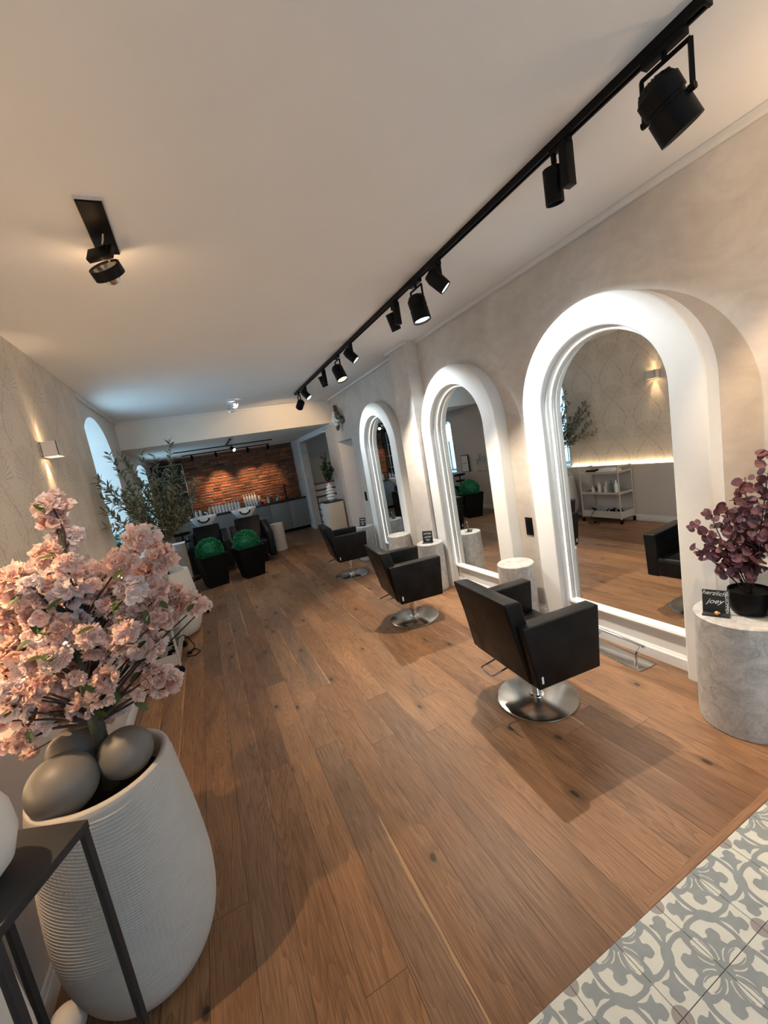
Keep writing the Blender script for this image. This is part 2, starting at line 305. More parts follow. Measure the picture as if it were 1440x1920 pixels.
# ---------------------------------------------------------------- mesh helpers
class MB:
    def __init__(s): s.bm = bmesh.new(); s.mi = 0
    def _fin(s, fs):
        for f in fs: f.material_index = s.mi
    def box(s, x0, x1, y0, y1, z0, z1, bev=0.0, mat=None, seg=2):
        r = bmesh.ops.create_cube(s.bm, size=1.0); vs = r['verts']
        for v in vs:
            v.co = Vector(((x0 + x1) / 2 + v.co.x * (x1 - x0), (y0 + y1) / 2 + v.co.y * (y1 - y0), (z0 + z1) / 2 + v.co.z * (z1 - z0)))
        fs = {f for v in vs for f in v.link_faces}
        if bev > 0:
            es = list({e for v in vs for e in v.link_edges})
            rr = bmesh.ops.bevel(s.bm, geom=es, offset=bev, segments=seg, affect='EDGES', profile=0.6)
            fs = {f for v in rr['verts'] for f in v.link_faces} | {f for f in fs if f.is_valid}
            vs = list({v for f in fs for v in f.verts})
        if mat is not None:
            for v in vs: v.co = mat @ v.co
        s._fin(fs); return s
    def prism(s, pts, axis, a0, a1, bev=0.0):
        """pts: 2D outline in the plane normal to axis, extruded a0..a1"""
        def P(p, a):
            return Vector((a, p[0], p[1])) if axis == 'x' else (Vector((p[0], a, p[1])) if axis == 'y' else Vector((p[0], p[1], a)))
        A = [s.bm.verts.new(P(p, a0)) for p in pts]; B = [s.bm.verts.new(P(p, a1)) for p in pts]
        n = len(pts); fs = [s.bm.faces.new(A), s.bm.faces.new(B[::-1])]
        for i in range(n): fs.append(s.bm.faces.new((A[i], B[i], B[(i + 1) % n], A[(i + 1) % n])))
        if bev > 0:
            es = list({e for f in fs for e in f.edges})
            rr = bmesh.ops.bevel(s.bm, geom=es, offset=bev, segments=3, affect='EDGES', profile=0.6)
            fs = [f for f in fs if f.is_valid] + list(rr['faces'])
        s._fin(fs); return s
    def lathe(s, prof, c=(0, 0, 0), seg=32, cap=True, mat=None):
        rings = []
        for r, z in prof:
            rings.append([s.bm.verts.new(Vector((c[0] + r * math.cos(2 * PI * i / seg), c[1] + r * math.sin(2 * PI * i / seg), c[2] + z))) for i in range(seg)])
        fs = []
        for a, b_ in zip(rings, rings[1:]):
            for i in range(seg): fs.append(s.bm.faces.new((a[i], a[(i + 1) % seg], b_[(i + 1) % seg], b_[i])))
        if cap:
            fs.append(s.bm.faces.new(rings[0][::-1])); fs.append(s.bm.faces.new(rings[-1]))
        if mat is not None:
            for rg in rings:
                for v in rg: v.co = mat @ v.co
        s._fin(fs); return s
    def tube(s, pts, rad, seg=8, closed=False, flat=None):
        pts = [Vector(p) for p in pts]; n = len(pts)
        rs = rad if isinstance(rad, (list, tuple)) else [rad] * n
        rings = []; up = Vector((0, 0, 1)); prev = None
        for i, p in enumerate(pts):
            if closed: t = pts[(i + 1) % n] - pts[i - 1]
            else: t = (pts[min(i + 1, n - 1)] - pts[max(i - 1, 0)])
            t.normalize()
            if prev is None:
                a = t.cross(up)
                if a.length < 0.1: a = t.cross(Vector((1, 0, 0)))
            else:
                a = prev - t * prev.dot(t)
                if a.length < 1e-4: a = t.cross(up)
            a.normalize(); prev = a; b_ = t.cross(a)
            rings.append([s.bm.verts.new(p + (a * math.cos(2 * PI * k / seg) + b_ * math.sin(2 * PI * k / seg)) * rs[i]) for k in range(seg)])
        fs = []
        rr = rings + ([rings[0]] if closed else [])
        for a, b_ in zip(rr, rr[1:]):
            for k in range(seg): fs.append(s.bm.faces.new((a[k], a[(k + 1) % seg], b_[(k + 1) % seg], b_[k])))
        if not closed: fs.append(s.bm.faces.new(rings[0][::-1])); fs.append(s.bm.faces.new(rings[-1]))
        s._fin(fs); return s
    def sphere(s, c, r, seg=24, sc=(1, 1, 1)):
        rr = bmesh.ops.create_uvsphere(s.bm, u_segments=seg, v_segments=seg // 2, radius=r)
        for v in rr['verts']: v.co = Vector((v.co.x * sc[0] + c[0], v.co.y * sc[1] + c[1], v.co.z * sc[2] + c[2]))
        s._fin({f for v in rr['verts'] for f in v.link_faces}); return s
    def poly(s, pts, mi=None):
        vs = [s.bm.verts.new(Vector(p)) for p in pts]; f = s.bm.faces.new(vs)
        f.material_index = s.mi if mi is None else mi; return s
    def arch(s, sect, zc, zb, n=40, close=True, cap=True):
        """cross-section (radius, x) swept over an upright arch in the y-z plane centred on y=0"""
        path = [(1, zb, None)] + [(None, None, PI * i / n) for i in range(n + 1)] + [(-1, zb, None)]
        rings = []
        for sg, zz, a in path:
            ring = []
            for R, x in sect:
                if a is None: ring.append(s.bm.verts.new((x, sg * R, zz)))
                else: ring.append(s.bm.verts.new((x, R * math.cos(a), zc + R * math.sin(a))))
            rings.append(ring)
        fs = []; m_ = len(sect); rng = range(m_) if close else range(m_ - 1)
        for a, b_ in zip(rings, rings[1:]):
            for k in rng: fs.append(s.bm.faces.new((a[k], a[(k + 1) % m_], b_[(k + 1) % m_], b_[k])))
        if close and cap: fs.append(s.bm.faces.new(rings[0])); fs.append(s.bm.faces.new(rings[-1][::-1]))
        s._fin(fs); return s
    def build(s, name, mats, parent=None, smooth=True, angle=35, loc=None):
        bmesh.ops.recalc_face_normals(s.bm, faces=s.bm.faces) if getattr(s, 'recalc', True) else None
        me = bpy.data.meshes.new(name); s.bm.to_mesh(me); s.bm.free()
        if not isinstance(mats, (list, tuple)): mats = [mats]
        for m_ in mats: me.materials.append(m_)
        if smooth and len(me.polygons):
            me.polygons.foreach_set('use_smooth', [True] * len(me.polygons))
            me.set_sharp_from_angle(angle=math.radians(angle))
        o = bpy.data.objects.new(name, me); COL.objects.link(o)
        if parent is not None: o.parent = parent
        if loc is not None: o.location = loc
        return o
def tag(o, label=None, cat=None, group=None, kind=None):
    if label: o['label'] = label
    if cat: o['category'] = cat
    if group: o['group'] = group
    if kind: o['kind'] = kind
    return o
def thing(name, label, cat, loc=(0, 0, 0), rz=0.0, group=None):
    o = bpy.data.objects.new(name, None); COL.objects.link(o); o.empty_display_size = 0.1
    o.location = loc; o.rotation_euler = (0, 0, rz)
    return tag(o, label, cat, group)
def dup(root, loc=None, rz=None, label=None, group=None):
    def cp(o, par):
        c = o.copy(); COL.objects.link(c)
        if par is not None: c.parent = par
        for ch in list(o.children): cp(ch, c)
        return c
    r = cp(root, None)
    if loc is not None: r.location = loc
    if rz is not None: r.rotation_euler = (0, 0, rz)
    if label: r['label'] = label
    if group: r['group'] = group
    return r
def struct(o): o['kind'] = 'structure'; return o
def text(name, s, size, mat, parent, matrix, ext=0.0006, shear=0.0, sx=1.0):
    c = bpy.data.curves.new(name, 'FONT'); c.body = s; c.size = size; c.extrude = ext; c.align_x = 'CENTER'; c.align_y = 'CENTER'; c.shear = shear
    t = bpy.data.objects.new(name, c); COL.objects.link(t)
    dg = bpy.context.evaluated_depsgraph_get()
    me = bpy.data.meshes.new_from_object(t.evaluated_get(dg)); bpy.data.objects.remove(t)
    me.materials.clear(); me.materials.append(mat)
    me.transform(matrix @ Matrix.Diagonal((sx, 1, 1, 1)))
    o = bpy.data.objects.new(name, me); COL.objects.link(o); o.parent = parent
    return o
def wall_panel(name, axis, a, thick, outer, holes, mat, kindtag=True):
    """upright wall in plane axis=a .. a+thick with holes; outlines in (other axis, z)"""
    bm = bmesh.new()
    def P(p, t): return Vector((a + t, p[0], p[1])) if axis == 'x' else Vector((p[0], a + t, p[1]))
    loops = [outer] + holes
    flat = [p for l in loops for p in l]
    tris = tessellate_polygon([[Vector((p[0], p[1], 0)) for p in l] for l in loops])
    F = [bm.verts.new(P(p, 0)) for p in flat]; B = [bm.verts.new(P(p, thick)) for p in flat]
    for t in tris:
        try: bm.faces.new([F[i] for i in t]); bm.faces.new([B[i] for i in reversed(t)])
        except ValueError: pass
    k = 0
    for l in loops:
        n = len(l)
        for i in range(n):
            bm.faces.new((F[k + i], F[k + (i + 1) % n], B[k + (i + 1) % n], B[k + i]))
        k += n
    bmesh.ops.recalc_face_normals(bm, faces=bm.faces)
    me = bpy.data.meshes.new(name); bm.to_mesh(me); bm.free(); me.materials.append(mat)
    o = bpy.data.objects.new(name, me); COL.objects.link(o)
    if kindtag: struct(o)
    return o
def archline(c, hw, z0, zs, rise, n=20):
    """outline of an opening with an arched head, counter-clockwise"""
    pts = [(c - hw, z0), (c + hw, z0)]
    pts += [(c + hw * math.cos(PI * i / n), zs + rise * math.sin(PI * i / n)) for i in range(n + 1)]
    return pts
RND = random.Random(11)

# ================================================================ SETTING
CZ = 2.92; XR = 2.60; YB = 11.95
mb = MB(); mb.box(-1.3, 2.9, 0.817, YB + 0.1, -0.06, 0.0); struct(mb.build('floor', MT['oak'], smooth=False))
mb = MB(); mb.box(1.09, XR, 0.819, 0.845, 0.0, 0.0012); struct(mb.build('trim_1', MT['oakstrip'], smooth=False))
# cement tiles
TS = 0.2085; TX0 = 0.693; TY0 = 0.817
tb = MB()
tb.mi = 3; tb.box(-1.3, 2.9, -1.75, TY0, -0.06, -0.0012)
LW = MT['tile_white']
def stroke(pts, ws, z, mi, fn):
    n = len(pts); L = []; R_ = []
    for i in range(n):
        p = Vector(pts[i]); t = Vector(pts[min(i + 1, n - 1)]) - Vector(pts[max(i - 1, 0)])
        if t.length < 1e-9: t = Vector((1, 0))
        t.normalize(); nn = Vector((-t.y, t.x)); L.append(p + nn * ws[i]); R_.append(p - nn * ws[i])
    for i in range(n - 1):
        tb.poly([fn(L[i], z), fn(L[i + 1], z), fn(R_[i + 1], z), fn(R_[i], z)], mi)
def bez(p0, p1, p2, p3, n=10):
    o = []
    for i in range(n + 1):
        t = i / n; a = (1 - t) ** 3; b_ = 3 * t * (1 - t) ** 2; c_ = 3 * t * t * (1 - t); d_ = t ** 3
        o.append((a * p0[0] + b_ * p1[0] + c_ * p2[0] + d_ * p3[0], a * p0[1] + b_ * p1[1] + c_ * p2[1] + d_ * p3[1]))
    return o
def lerpw(ws, n):
    o = []
    for i in range(n + 1):
        t = i / n * (len(ws) - 1); k = min(int(t), len(ws) - 2); o.append(ws[k] + (ws[k + 1] - ws[k]) * (t - k))
    return o
TUL = [(0.0, -0.014), (0.16, -0.028), (0.30, -0.055), (0.38, -0.10), (0.44, -0.185), (0.475, -0.235), (0.50, -0.22), (0.54, -0.13), (0.585, -0.115), (0.64, -0.135), (0.70, -0.12), (0.755, -0.06), (0.79, 0.0)]
def tile(cx, cy, flip):
    h = TS / 2 - 0.0011
    tb.poly([(cx - h, cy - h, 0), (cx + h, cy - h, 0), (cx + h, cy + h, 0), (cx - h, cy + h, 0)], 0)
    # local (a, b): a axis along hub diagonal, b axis along dot diagonal, unit = half diagonal
    hd = TS / 2
    s_ = -1 if flip else 1
    lim = h
    def fn(p, z):
        a, b_ = p[0], p[1]
        x = (a - b_) * hd; y = (a + b_) * hd       # a -> (+,+), b -> (-,+)
        x *= s_
        x = max(-lim, min(lim, x)); y = max(-lim, min(lim, y))
        return (cx + x, cy + y, z)
    z1, z2 = 0.00025, 0.0005
    for q in range(4):
        sa = 1 if q % 2 == 0 else -1; sb = 1 if q < 2 else -1
        f = lambda p, z, sa=sa, sb=sb: fn((p[0] * sa, p[1] * sb), z)
        # teardrop loop on the tile edge hub(1,0) -> dot(0,1): centre at .34 along, half inside
        ec = (1 - 0.33, 0.33); ax = Vector((-1, 1)).normalized(); bx = Vector((-1, -1)).normalized()
        ring = []
        N = 14
        for i in range(N + 1):
            th = PI * i / N
            ring.append((ec[0] + ax.x * math.cos(th) * 0.30 + bx.x * math.sin(th) * 0.165, ec[1] + ax.y * math.cos(th) * 0.30 + bx.y * math.sin(th) * 0.165))
        stroke(ring, [0.034 + 0.05 * abs(math.cos(PI * i / N)) if i < N / 2 else 0.034 for i in range(N + 1)], z1, 1, f)
        # knob where the loops end, mid edge
        k0 = (0.46, 0.54)
        stroke([(0.56, 0.44), (0.50, 0.50), (0.43, 0.57)], [0.07, 0.13, 0.05], z1 + 0.00004, 1, f)
        # S ribbon from knob to the central knot
        stroke(bez((0.50, 0.48), (0.27, 0.54), (0.17, 0.32), (0.02, 0.14), 14), lerpw([0.07, 0.06, 0.05, 0.045, 0.045, 0.07], 14), z1 + 0.00008, 1, f)
        # tendril between loop and tulip from hub
        stroke(bez((0.98, 0.03), (0.80, 0.13), (0.66, 0.15), (0.55, 0.32), 10), lerpw([0.04, 0.018, 0.012], 10), z1 + 0.00012, 1, f)
    # hub, knot
    for sa in (1, -1):
        tb.poly([fn(p, z2) for p in ((sa * 1.0, 0.0), (sa * 0.90, 0.10), (sa * 0.84, 0.05), (sa * 0.82, 0.0), (sa * 0.84, -0.05), (sa * 0.90, -0.10))], 1)
    kn = [(0.12 * math.cos(t * PI / 8), 0.24 * math.sin(t * PI / 8)) for t in range(16)]
    tb.poly([fn(p, z2 + 0.00004) for p in kn], 1)
    for sb in (1, -1):   # tulips from the knot towards the dots
        o = [(w, 0.10 + t * 0.86) for t, w in TUL]; o = o + [(-w, t) for w, t in o[::-1][1:]]
        tb.poly([fn((p[0], p[1] * sb), z2 + 0.00008) for p in o], 1)
    for sa in (1, -1):   # tulips from the hubs towards the knot
        o = [(0.93 - t * 0.88, w) for t, w in TUL]; o = o + [(a_, -w) for a_, w in o[::-1][1:]]
        tb.poly([fn((p[0] * sa, p[1]), z2 + 0.00012) for p in o], 1)
    for sb in (1, -1):   # quarter dot in the two dot corners
        r_ = 0.19
        arc = [(r_ * math.cos(t), 1 - r_ * math.sin(t)) for t in [PI / 4 + PI / 2 * i / 8 for i in range(9)]]
        tb.poly([fn((p[0], p[1] * sb), z2 + 0.00016) for p in [(0, 1.0)] + arc], 2)
for i in range(-9, 11):
    for j in range(1, 13):
        x = TX0 + (i + 0.5) * TS; y = TY0 - (j - 0.5) * TS
        if x < -1.1 or x > 2.6 or (y < -0.6): 
            h = TS / 2 - 0.0011
            if x > -1.2 and x < 2.8: tb.poly([(x - h, y - h, 0), (x + h, y - h, 0), (x + h, y + h, 0), (x - h, y + h, 0)], 0)
            continue
        tile(x, y, (i + j) % 2 == 0)
tb.recalc = False
o = tb.build('floor', [MT['tile_white'], MT['tile_grey'], MT['tile_dot'], MT['grout']], smooth=False); struct(o)

mb = MB(); mb.box(-1.7, 4.2, -1.75, 7.86, CZ, CZ + 0.1); struct(mb.build('ceiling', MT['ceiling'], smooth=False))
mb = MB(); mb.box(-1.7, 4.2, 7.85, YB + 0.2, 2.47, CZ + 0.1); struct(mb.build('ceiling', MT['beam'], smooth=False))

# right wall with the doorway niche and the passage to the stairs
T = 0.16
outer = [(-1.75, 0), (YB, 0), (YB, CZ), (-1.75, CZ)]
niche = [(6.93, 0.0), (7.74, 0.0), (7.74, 2.07), (6.93, 2.07)]
outer = [(-1.75, 0), (6.93, 0), (6.93, 2.07), (7.74, 2.07), (7.74, 0), (8.42, 0), (8.42, 2.35), (10.83, 2.35), (10.83, 0), (YB, 0), (YB, CZ), (-1.75, CZ)]
wall_panel('wall_right', 'x', XR, T, outer, [], MT['plaster'])
mb = MB(); mb.box(2.44, XR + 0.001, 4.27, 4.70, 0, CZ); struct(mb.build('trim_2', MT['plaster'], smooth=False))
mb = MB()   # recessed beige panel of the niche
mb.prism([(2.605, 7.74), (3.30, 6.93), (3.30, 6.85), (3.36, 6.85), (3.36, 6.98), (2.66, 7.80), (2.605, 7.80)], 'z', 0, 2.2)
mb.box(2.761, 3.3, 6.85, 6.93, 0, 2.2); mb.box(2.6, 3.36, 6.93, 7.74, 2.07, 2.12) if False else mb.box(2.761, 3.36, 6.93, 7.8, 2.07, 2.2); mb.box(2.6, 3.36, 6.93, 7.8, -0.05, 0.0)
struct(mb.build('wall_niche', MT['plainwall'], smooth=False))
# passage behind
for bx_ in ((4.05, 4.15, 8.0, 12.2, 0, 2.6), (2.76, 4.05, 11.4, 11.5, 0, 2.6), (2.76, 4.05, 8.0, 8.1, 0, 2.6)):
    mb = MB(); mb.box(*bx_); struct(mb.build('wall_passage', MT['darkwall'], smooth=False))
mb = MB(); mb.box(2.6, 4.15, 8.05, 11.45, -0.06, 0.0); struct(mb.build('floor', MT['oak'], smooth=False))
mb = MB(); mb.box(3.3, 3.36, 8.1, 10.0, 0, 2.47); struct(mb.build('wall_passage', plain('anthracite_paint', (0.06, 0.058, 0.058), 0.8), smooth=False))
# casings and crown strips
mb = MB(); mb.box(2.555, 2.6, 10.83, 10.93, 0, 2.36, 0.004); mb.box(2.555, 2.6, 8.42, 10.93, 2.35, 2.42, 0.004)
struct(mb.build('trim_3', MT['trimwhite']))
def crown(name, segs):
    mb = MB()
    for (x0, x1, y0, y1) in segs: mb.box(x0, x1, y0, y1, CZ - 0.038, CZ, 0.006)
    return struct(mb.build(name, MT['trimwhite']))
crown('trim_4', [(2.565, XR, -1.75, 4.27), (2.405, 2.45, 4.235, 4.735), (2.565, XR, 4.70, 7.86)])
crown('trim_5', [(-1.05, -1.015, 5.4, 7.86)])
mb = MB(); mb.box(-1.05, 2.6, 7.82, 7.855, CZ - 0.03, CZ, 0.005); mb.box(2.57, 2.6, 7.86, 10.8, 2.42, 2.47, 0.01); struct(mb.build('trim_6', MT['trimwhite']))
# baseboard right
mb = MB()
for y0, y1 in ((-1.75, 1.27), (2.61, 2.92), (4.71, 4.95), (6.30, 6.93), (7.74, 7.94), (10.93, 11.36)):
    mb.box(2.58, XR, y0, y1, 0, 0.07, 0.003); mb.box(2.588, XR, y0, y1, 0.07, 0.09, 0.004)
struct(mb.build('baseboard_right', MT['trimwhite']))

# left side: wallpapered wall, window wall, dado with ledge
mb = MB(); mb.box(-1.20, -1.0, -1.75, 5.4, 0, CZ); struct(mb.build('wall_left', MT['wallpaper'], smooth=False))
W1 = archline(6.25, 0.78, 0.88, 2.20, 0.56); W2 = archline(9.93, 0.78, 0.88, 2.16, 0.16)
wall_panel('wall_left', 'x', -1.05, -0.46, [(5.4, 0), (YB, 0), (YB, CZ), (5.4, CZ)], [W1, W2], MT['plainwall'])
mb = MB(); mb.box(-1.01, -0.86, -1.75, 6.95, 0, 0.88, 0.004); mb.box(-1.06, -0.86, 7.05, YB, 0, 0.88, 0.004)
struct(mb.build('wall_left', MT['dado'], smooth=False))
mb = MB(); mb.prism([(-1.06, 6.93), (-0.48, 6.93)] + [(-0.48 + 0.07 * math.cos(a), 7.0 + 0.07 * math.sin(a)) for a in [PI * (i / 10 - 0.5) for i in range(1, 10)]] + [(-0.48, 7.07), (-1.06, 7.07)], 'z', 0, 0.87); struct(mb.build('wall_stub', plain('taupe_paint', (0.27, 0.225, 0.19), 0.8)))
mb = MB(); mb.box(-1.06, -0.41, 6.94, 7.08, 0.87, 0.885, 0.003); struct(mb.build('trim_7', MT['trimwhite'], smooth=False))
mb = MB(); mb.box(-0.86, -0.845, -1.75, 6.95, 0, 0.075, 0.003); mb.box(-0.86, -0.85, -1.75, 6.95, 0.075, 0.10, 0.003); mb.box(-0.86, -0.845, 7.07, 11.36, 0, 0.09, 0.003)
struct(mb.build('baseboard_left', MT['trimwhite']))
mb = MB(); mb.box(-0.985, -0.965, 0.4, 5.38, 0.881, 0.889); o = mb.build('led_strip', MT['dadoled'], smooth=False)
tag(o, 'warm light strip along the ledge of the left wall panel', 'light strip')
# windows
for k, (c, zs, rise) in enumerate(((6.25, 2.20, 0.56), (9.93, 2.16, 0.16))):
    hw = 0.78; fw = 0.05; X0 = -1.44
    op = archline(c, hw, 0.88, zs, rise); inn = archline(c, hw - fw, 0.88 + fw, zs, rise - fw)
    w = wall_panel('window_%d' % (k + 1), 'x', X0, -0.06, op, [inn], MT['trimwhite'])
    mb = MB(); zt = zs + rise
    mb.box(X0 - 0.05, X0 - 0.01, c - 0.035, c + 0.035, 0.9, zt - 0.02)
    mb.box(X0 - 0.05, X0 - 0.01, c - hw + 0.02, c + hw - 0.02, 1.75, 1.81)
    for s in (-1, 1): mb.box(X0 - 0.045, X0 - 0.015, c + s * hw / 2 - 0.012, c + s * hw / 2 + 0.012, 0.9, zs + rise * 0.8)
    mb.build('mullion', MT['trimwhite'], w, smooth=False)
    g = wall_panel('pane', 'x', X0 - 0.03, -0.004, inn, [], MT['glass'], False); g.parent = w
    mb = MB(); mb.box(-1.5, -1.03, c - hw, c + hw, 0.86, 0.885, 0.003); mb.build('window_sill', MT['trimwhite'], w, smooth=False)

# rear wall: rubble brick laid one by one in relief
mb = MB(); mb.mi = 1; mb.box(-1.3, 2.76, YB, YB + 0.1, 0, 2.6); mb.mi = 0
z = 0.86; row = 0
R = random.Random(3)
while z < 2.47:
    hh = R.uniform(0.066, 0.092); x = -0.45 - R.uniform(0, 0.2)
    while x < 2.6:
        ww = R.uniform(0.15, 0.30); x1 = min(x + ww, 2.62)
        if x1 - x > 0.04:
            d = R.uniform(0.012, 0.04); zz = z + R.uniform(-0.006, 0.006)
            mm = Matrix.Translation(Vector(((x + x1) / 2, 0, zz + hh / 2))) @ Matrix.Rotation(R.uniform(-0.05, 0.05), 4, 'Y') @ Matrix.Translation(-Vector(((x + x1) / 2, 0, zz + hh / 2)))
            mb.box(x, x1 - 0.02, YB - d, YB + 0.02, zz, zz + hh - 0.018, 0.014, mat=mm, seg=2)
        x = x1
    z += hh
struct(mb.build('wall_back', [MT['brick'], MT['mortar']]))
# front wall behind the photographer, its window opening added to let fill light in
wall_panel('wall_front', 'y', -1.75, 0.15, [(-1.3, 0), (2.76, 0), (2.76, CZ), (-1.3, CZ)], [[(0.5, 0.9), (2.3, 0.9), (2.3, 2.3), (0.5, 2.3)]], MT['plainwall'])
mb = MB(); mb.box(0.5, 2.3, -1.7, -1.69, 0.9, 2.3); struct(mb.build('window_3', MT['glass'], smooth=False))

# ================================================================ BIG FURNISHINGS
# arched mirrors
def arched_mirror(y, label):
    t = thing('arched_mirror', label, 'mirror', (XR, y, 0), 0, 'arched mirrors along the right wall')
    mb = MB(); mb.arch([(0.66, -0.001), (0.66, -0.113), (0.653, -0.12), (0.476, -0.12), (0.47, -0.114), (0.47, -0.03), (0.49, -0.03), (0.49, -0.001)], 1.80, 0.0, 56)
    mb.build('arch_frame', MT['white'], t, angle=30)
    mb = MB(); mb.arch([(0.472, -0.075), (0.472, -0.030), (0.452, -0.030), (0.452, -0.070), (0.457, -0.075)], 1.80, 0.0, 56)
    mb.arch([(0.472, -0.034), (0.472, -0.002), (0.436, -0.002), (0.436, -0.016), (0.441, -0.020), (0.441, -0.034)], 1.80, 0.22, 56)
    mb.build('inner_moulding', MT['white'], t, angle=30)
    mb = MB(); mb.arch([(0.452, -0.034), (0.452, -0.040), (0.445, -0.040), (0.445, -0.034)], 1.80, 0.24, 56)
    mb.build('led_strip', MT['ledstrip'], t)
    mb = MB(); pts = [(-0.439, 0.24), (0.439, 0.24)] + [(0.439 * math.cos(PI * i / 56), 1.80 + 0.439 * math.sin(PI * i / 56)) for i in range(57)]
    mb.prism(pts, 'x', -0.010, -0.004); mb.build('mirror_glass', MT['mirror'], t, smooth=False)
    mb = MB(); mb.prism([(-0.002, 0.262), (-0.03, 0.262), (-0.048, 0.254), (-0.054, 0.240), (-0.048, 0.226), (-0.03, 0.218), (-0.002, 0.218)], 'y', -0.452, 0.452)
    mb.build('sill', MT['white'], t)
    mb = MB(); mb.prism([(-0.001, 0.22), (-0.024, 0.22), (-0.024, 0.085), (-0.001, 0.085)], 'y', -0.452, 0.452)
    mb.prism([(-0.001, 0.092), (-0.030, 0.092), (-0.036, 0.078), (-0.044, 0.070), (-0.044, 0.0), (-0.001, 0.0)], 'y', -0.47, 0.47)
    mb.build('base_panel', MT['trimwhite'], t)
    return t
arched_mirror(1.937, 'nearest arched mirror, beside the purple-leaved plant, with white frame and lit edge')
arched_mirror(3.592, 'middle arched mirror in white frame with a black wall socket on its near side')
arched_mirror(5.63, 'farthest arched mirror in white frame, beside the beige doorway niche')

# styling chairs
def pillow(mb, pts, a0, a1, bev): mb.prism(pts, 'y', a0, a1, bev)
def styling_chair(label, loc, rz):
    t = thing('styling_chair', label, 'chair', loc, rz, 'black styling chairs facing the mirrors')
    for s in (-1, 1):
        mb = MB(); y0, y1 = (0.235, 0.33) if s > 0 else (-0.33, -0.235)
        mb.prism([(-0.215, 0.30), (0.215, 0.295), (0.245, 0.665), (-0.275, 0.672)], 'y', y0, y1, 0.012)
        mb.build('armrest', MT['leather'], t, angle=40)
    mb = MB(); mb.prism([(-0.225, 0.305), (-0.135, 0.305), (-0.225, 0.80), (-0.335, 0.81)], 'y', -0.275, 0.275, 0.016)
    mb.build('backrest', MT['leather'], t, angle=40)
    mb = MB(); mb.prism([(-0.18, 0.315), (0.225, 0.305), (0.245, 0.44), (0.225, 0.465), (-0.17, 0.455)], 'y', -0.234, 0.234, 0.012)
    mb.build('seat', MT['leather'], t, angle=40)
    mb = MB(); mb.box(-0.12, 0.12, -0.14, 0.14, 0.283, 0.306, 0.004); mb.lathe([(0.036, 0.10), (0.036, 0.285)], seg=28); mb.lathe([(0.028, 0.012), (0.028, 0.12)], seg=28)
    mb.lathe([(0.040, 0.10), (0.040, 0.118)], seg=28)
    mb.lathe([(0.050, 0.022), (0.046, 0.03), (0.03, 0.032)], seg=28)
    mb.build('column', MT['chrome'], t)
    mb = MB(); mb.lathe([(0.25, 0.0), (0.252, 0.004), (0.250, 0.012), (0.242, 0.016), (0.05, 0.026), (0.03, 0.027)], seg=64)
    mb.build('base_plate', MT['steel'], t, angle=25)
    mb = MB(); mb.tube([(-0.10, 0.02, 0.285), (-0.17, 0.02, 0.262), (-0.275, 0.02, 0.242), (-0.290, 0.03, 0.240), (-0.295, 0.05, 0.239), (-0.295, 0.12, 0.239), (-0.290, 0.138, 0.240), (-0.275, 0.148, 0.242), (-0.17, 0.148, 0.262), (-0.10, 0.148, 0.285)], 0.0055)
    mb.build('pump_lever', MT['chrome'], t)
    mb = MB(); mb.box(-0.196, -0.184, -0.3325, -0.3295, 0.335, 0.375); o = mb.build('fabric_tag', MT['ink'], t, smooth=False)
    tag(o, 'small white label')
    return t
ch = styling_chair('nearest black leather styling chair, in front of the nearest arched mirror', (1.652, 1.90, 0), math.radians(-5))
dup(ch, (1.685, 3.60, 0), math.radians(-7), 'middle black leather styling chair, between the nearest and farthest ones')
dup(ch, (1.765, 5.71, 0), math.radians(-6), 'farthest black leather styling chair, in front of the farthest arched mirror')

# marble drum tables
def drum(label, x, y, r, h, mat, name='drum_table'):
    mb = MB(); mb.lathe([(r - 0.004, 0), (r, 0.004), (r, h - 0.006), (r - 0.006, h), (0.001, h)], seg=56)
    o = mb.build(name, mat, None, angle=40, loc=(x, y, 0)); tag(o, label, 'side table', 'marble-look drum tables'); return o
drum('large grey marble drum table at the right edge, holding the purple plant', 2.345, 1.10, 0.205, 0.60, MT['marble'])
drum('marble drum table with an empty top between nearest and middle mirrors', 2.33, 2.74, 0.155, 0.57, MT['marble'])
drum('marble drum table with a small sign left of the middle mirror', 2.31, 4.17, 0.155, 0.57, MT['marble'])
drum('marble drum table with an empty top right of the farthest mirror', 2.315, 5.02, 0.155, 0.57, MT['marble'])
drum('marble drum table with a small sign left of the farthest mirror', 2.315, 6.34, 0.155, 0.57, MT['marble'])
o = drum('white drum stool on the floor beside the right-hand wash chair', 1.31, 9.08, 0.14, 0.60, MT['marblewhite'], 'drum_stool'); o['category'] = 'stool'; del o['group']

# footrests
def footrest(label, loc, rz):
    t = thing('footrest', label, 'footrest', loc, rz, 'steel footrests under the mirrors')
    mb = MB(); mb.box(-0.075, 0.075, -0.225, 0.225, 0.0, 0.007, 0.003); mb.build('plate', MT['steel'], t)
    for s in (-1, 1):
        mb = MB(); mb.tube([(-0.02, s * 0.16, 0.005), (-0.022, s * 0.16, 0.05), (-0.012, s * 0.16, 0.085), (0.012, s * 0.16, 0.108), (0.045, s * 0.16, 0.118)], 0.009)
        mb.build('bracket', MT['chrome'], t)
    mb = MB(); mb.tube([(0.045, -0.18, 0.12), (0.045, 0.18, 0.12)], 0.0105, 12); mb.build('foot_bar', MT['chrome'], t)
    return t
fr = footrest('steel footrest on the floor at the foot of the nearest mirror', (2.43, 1.90, 0), math.radians(-4))
dup(fr, (2.43, 3.57, 0), math.radians(-2), 'steel footrest on the floor at the foot of the middle mirror')
dup(fr, (2.43, 5.62, 0), 0, 'steel footrest on the floor at the foot of the farthest mirror')

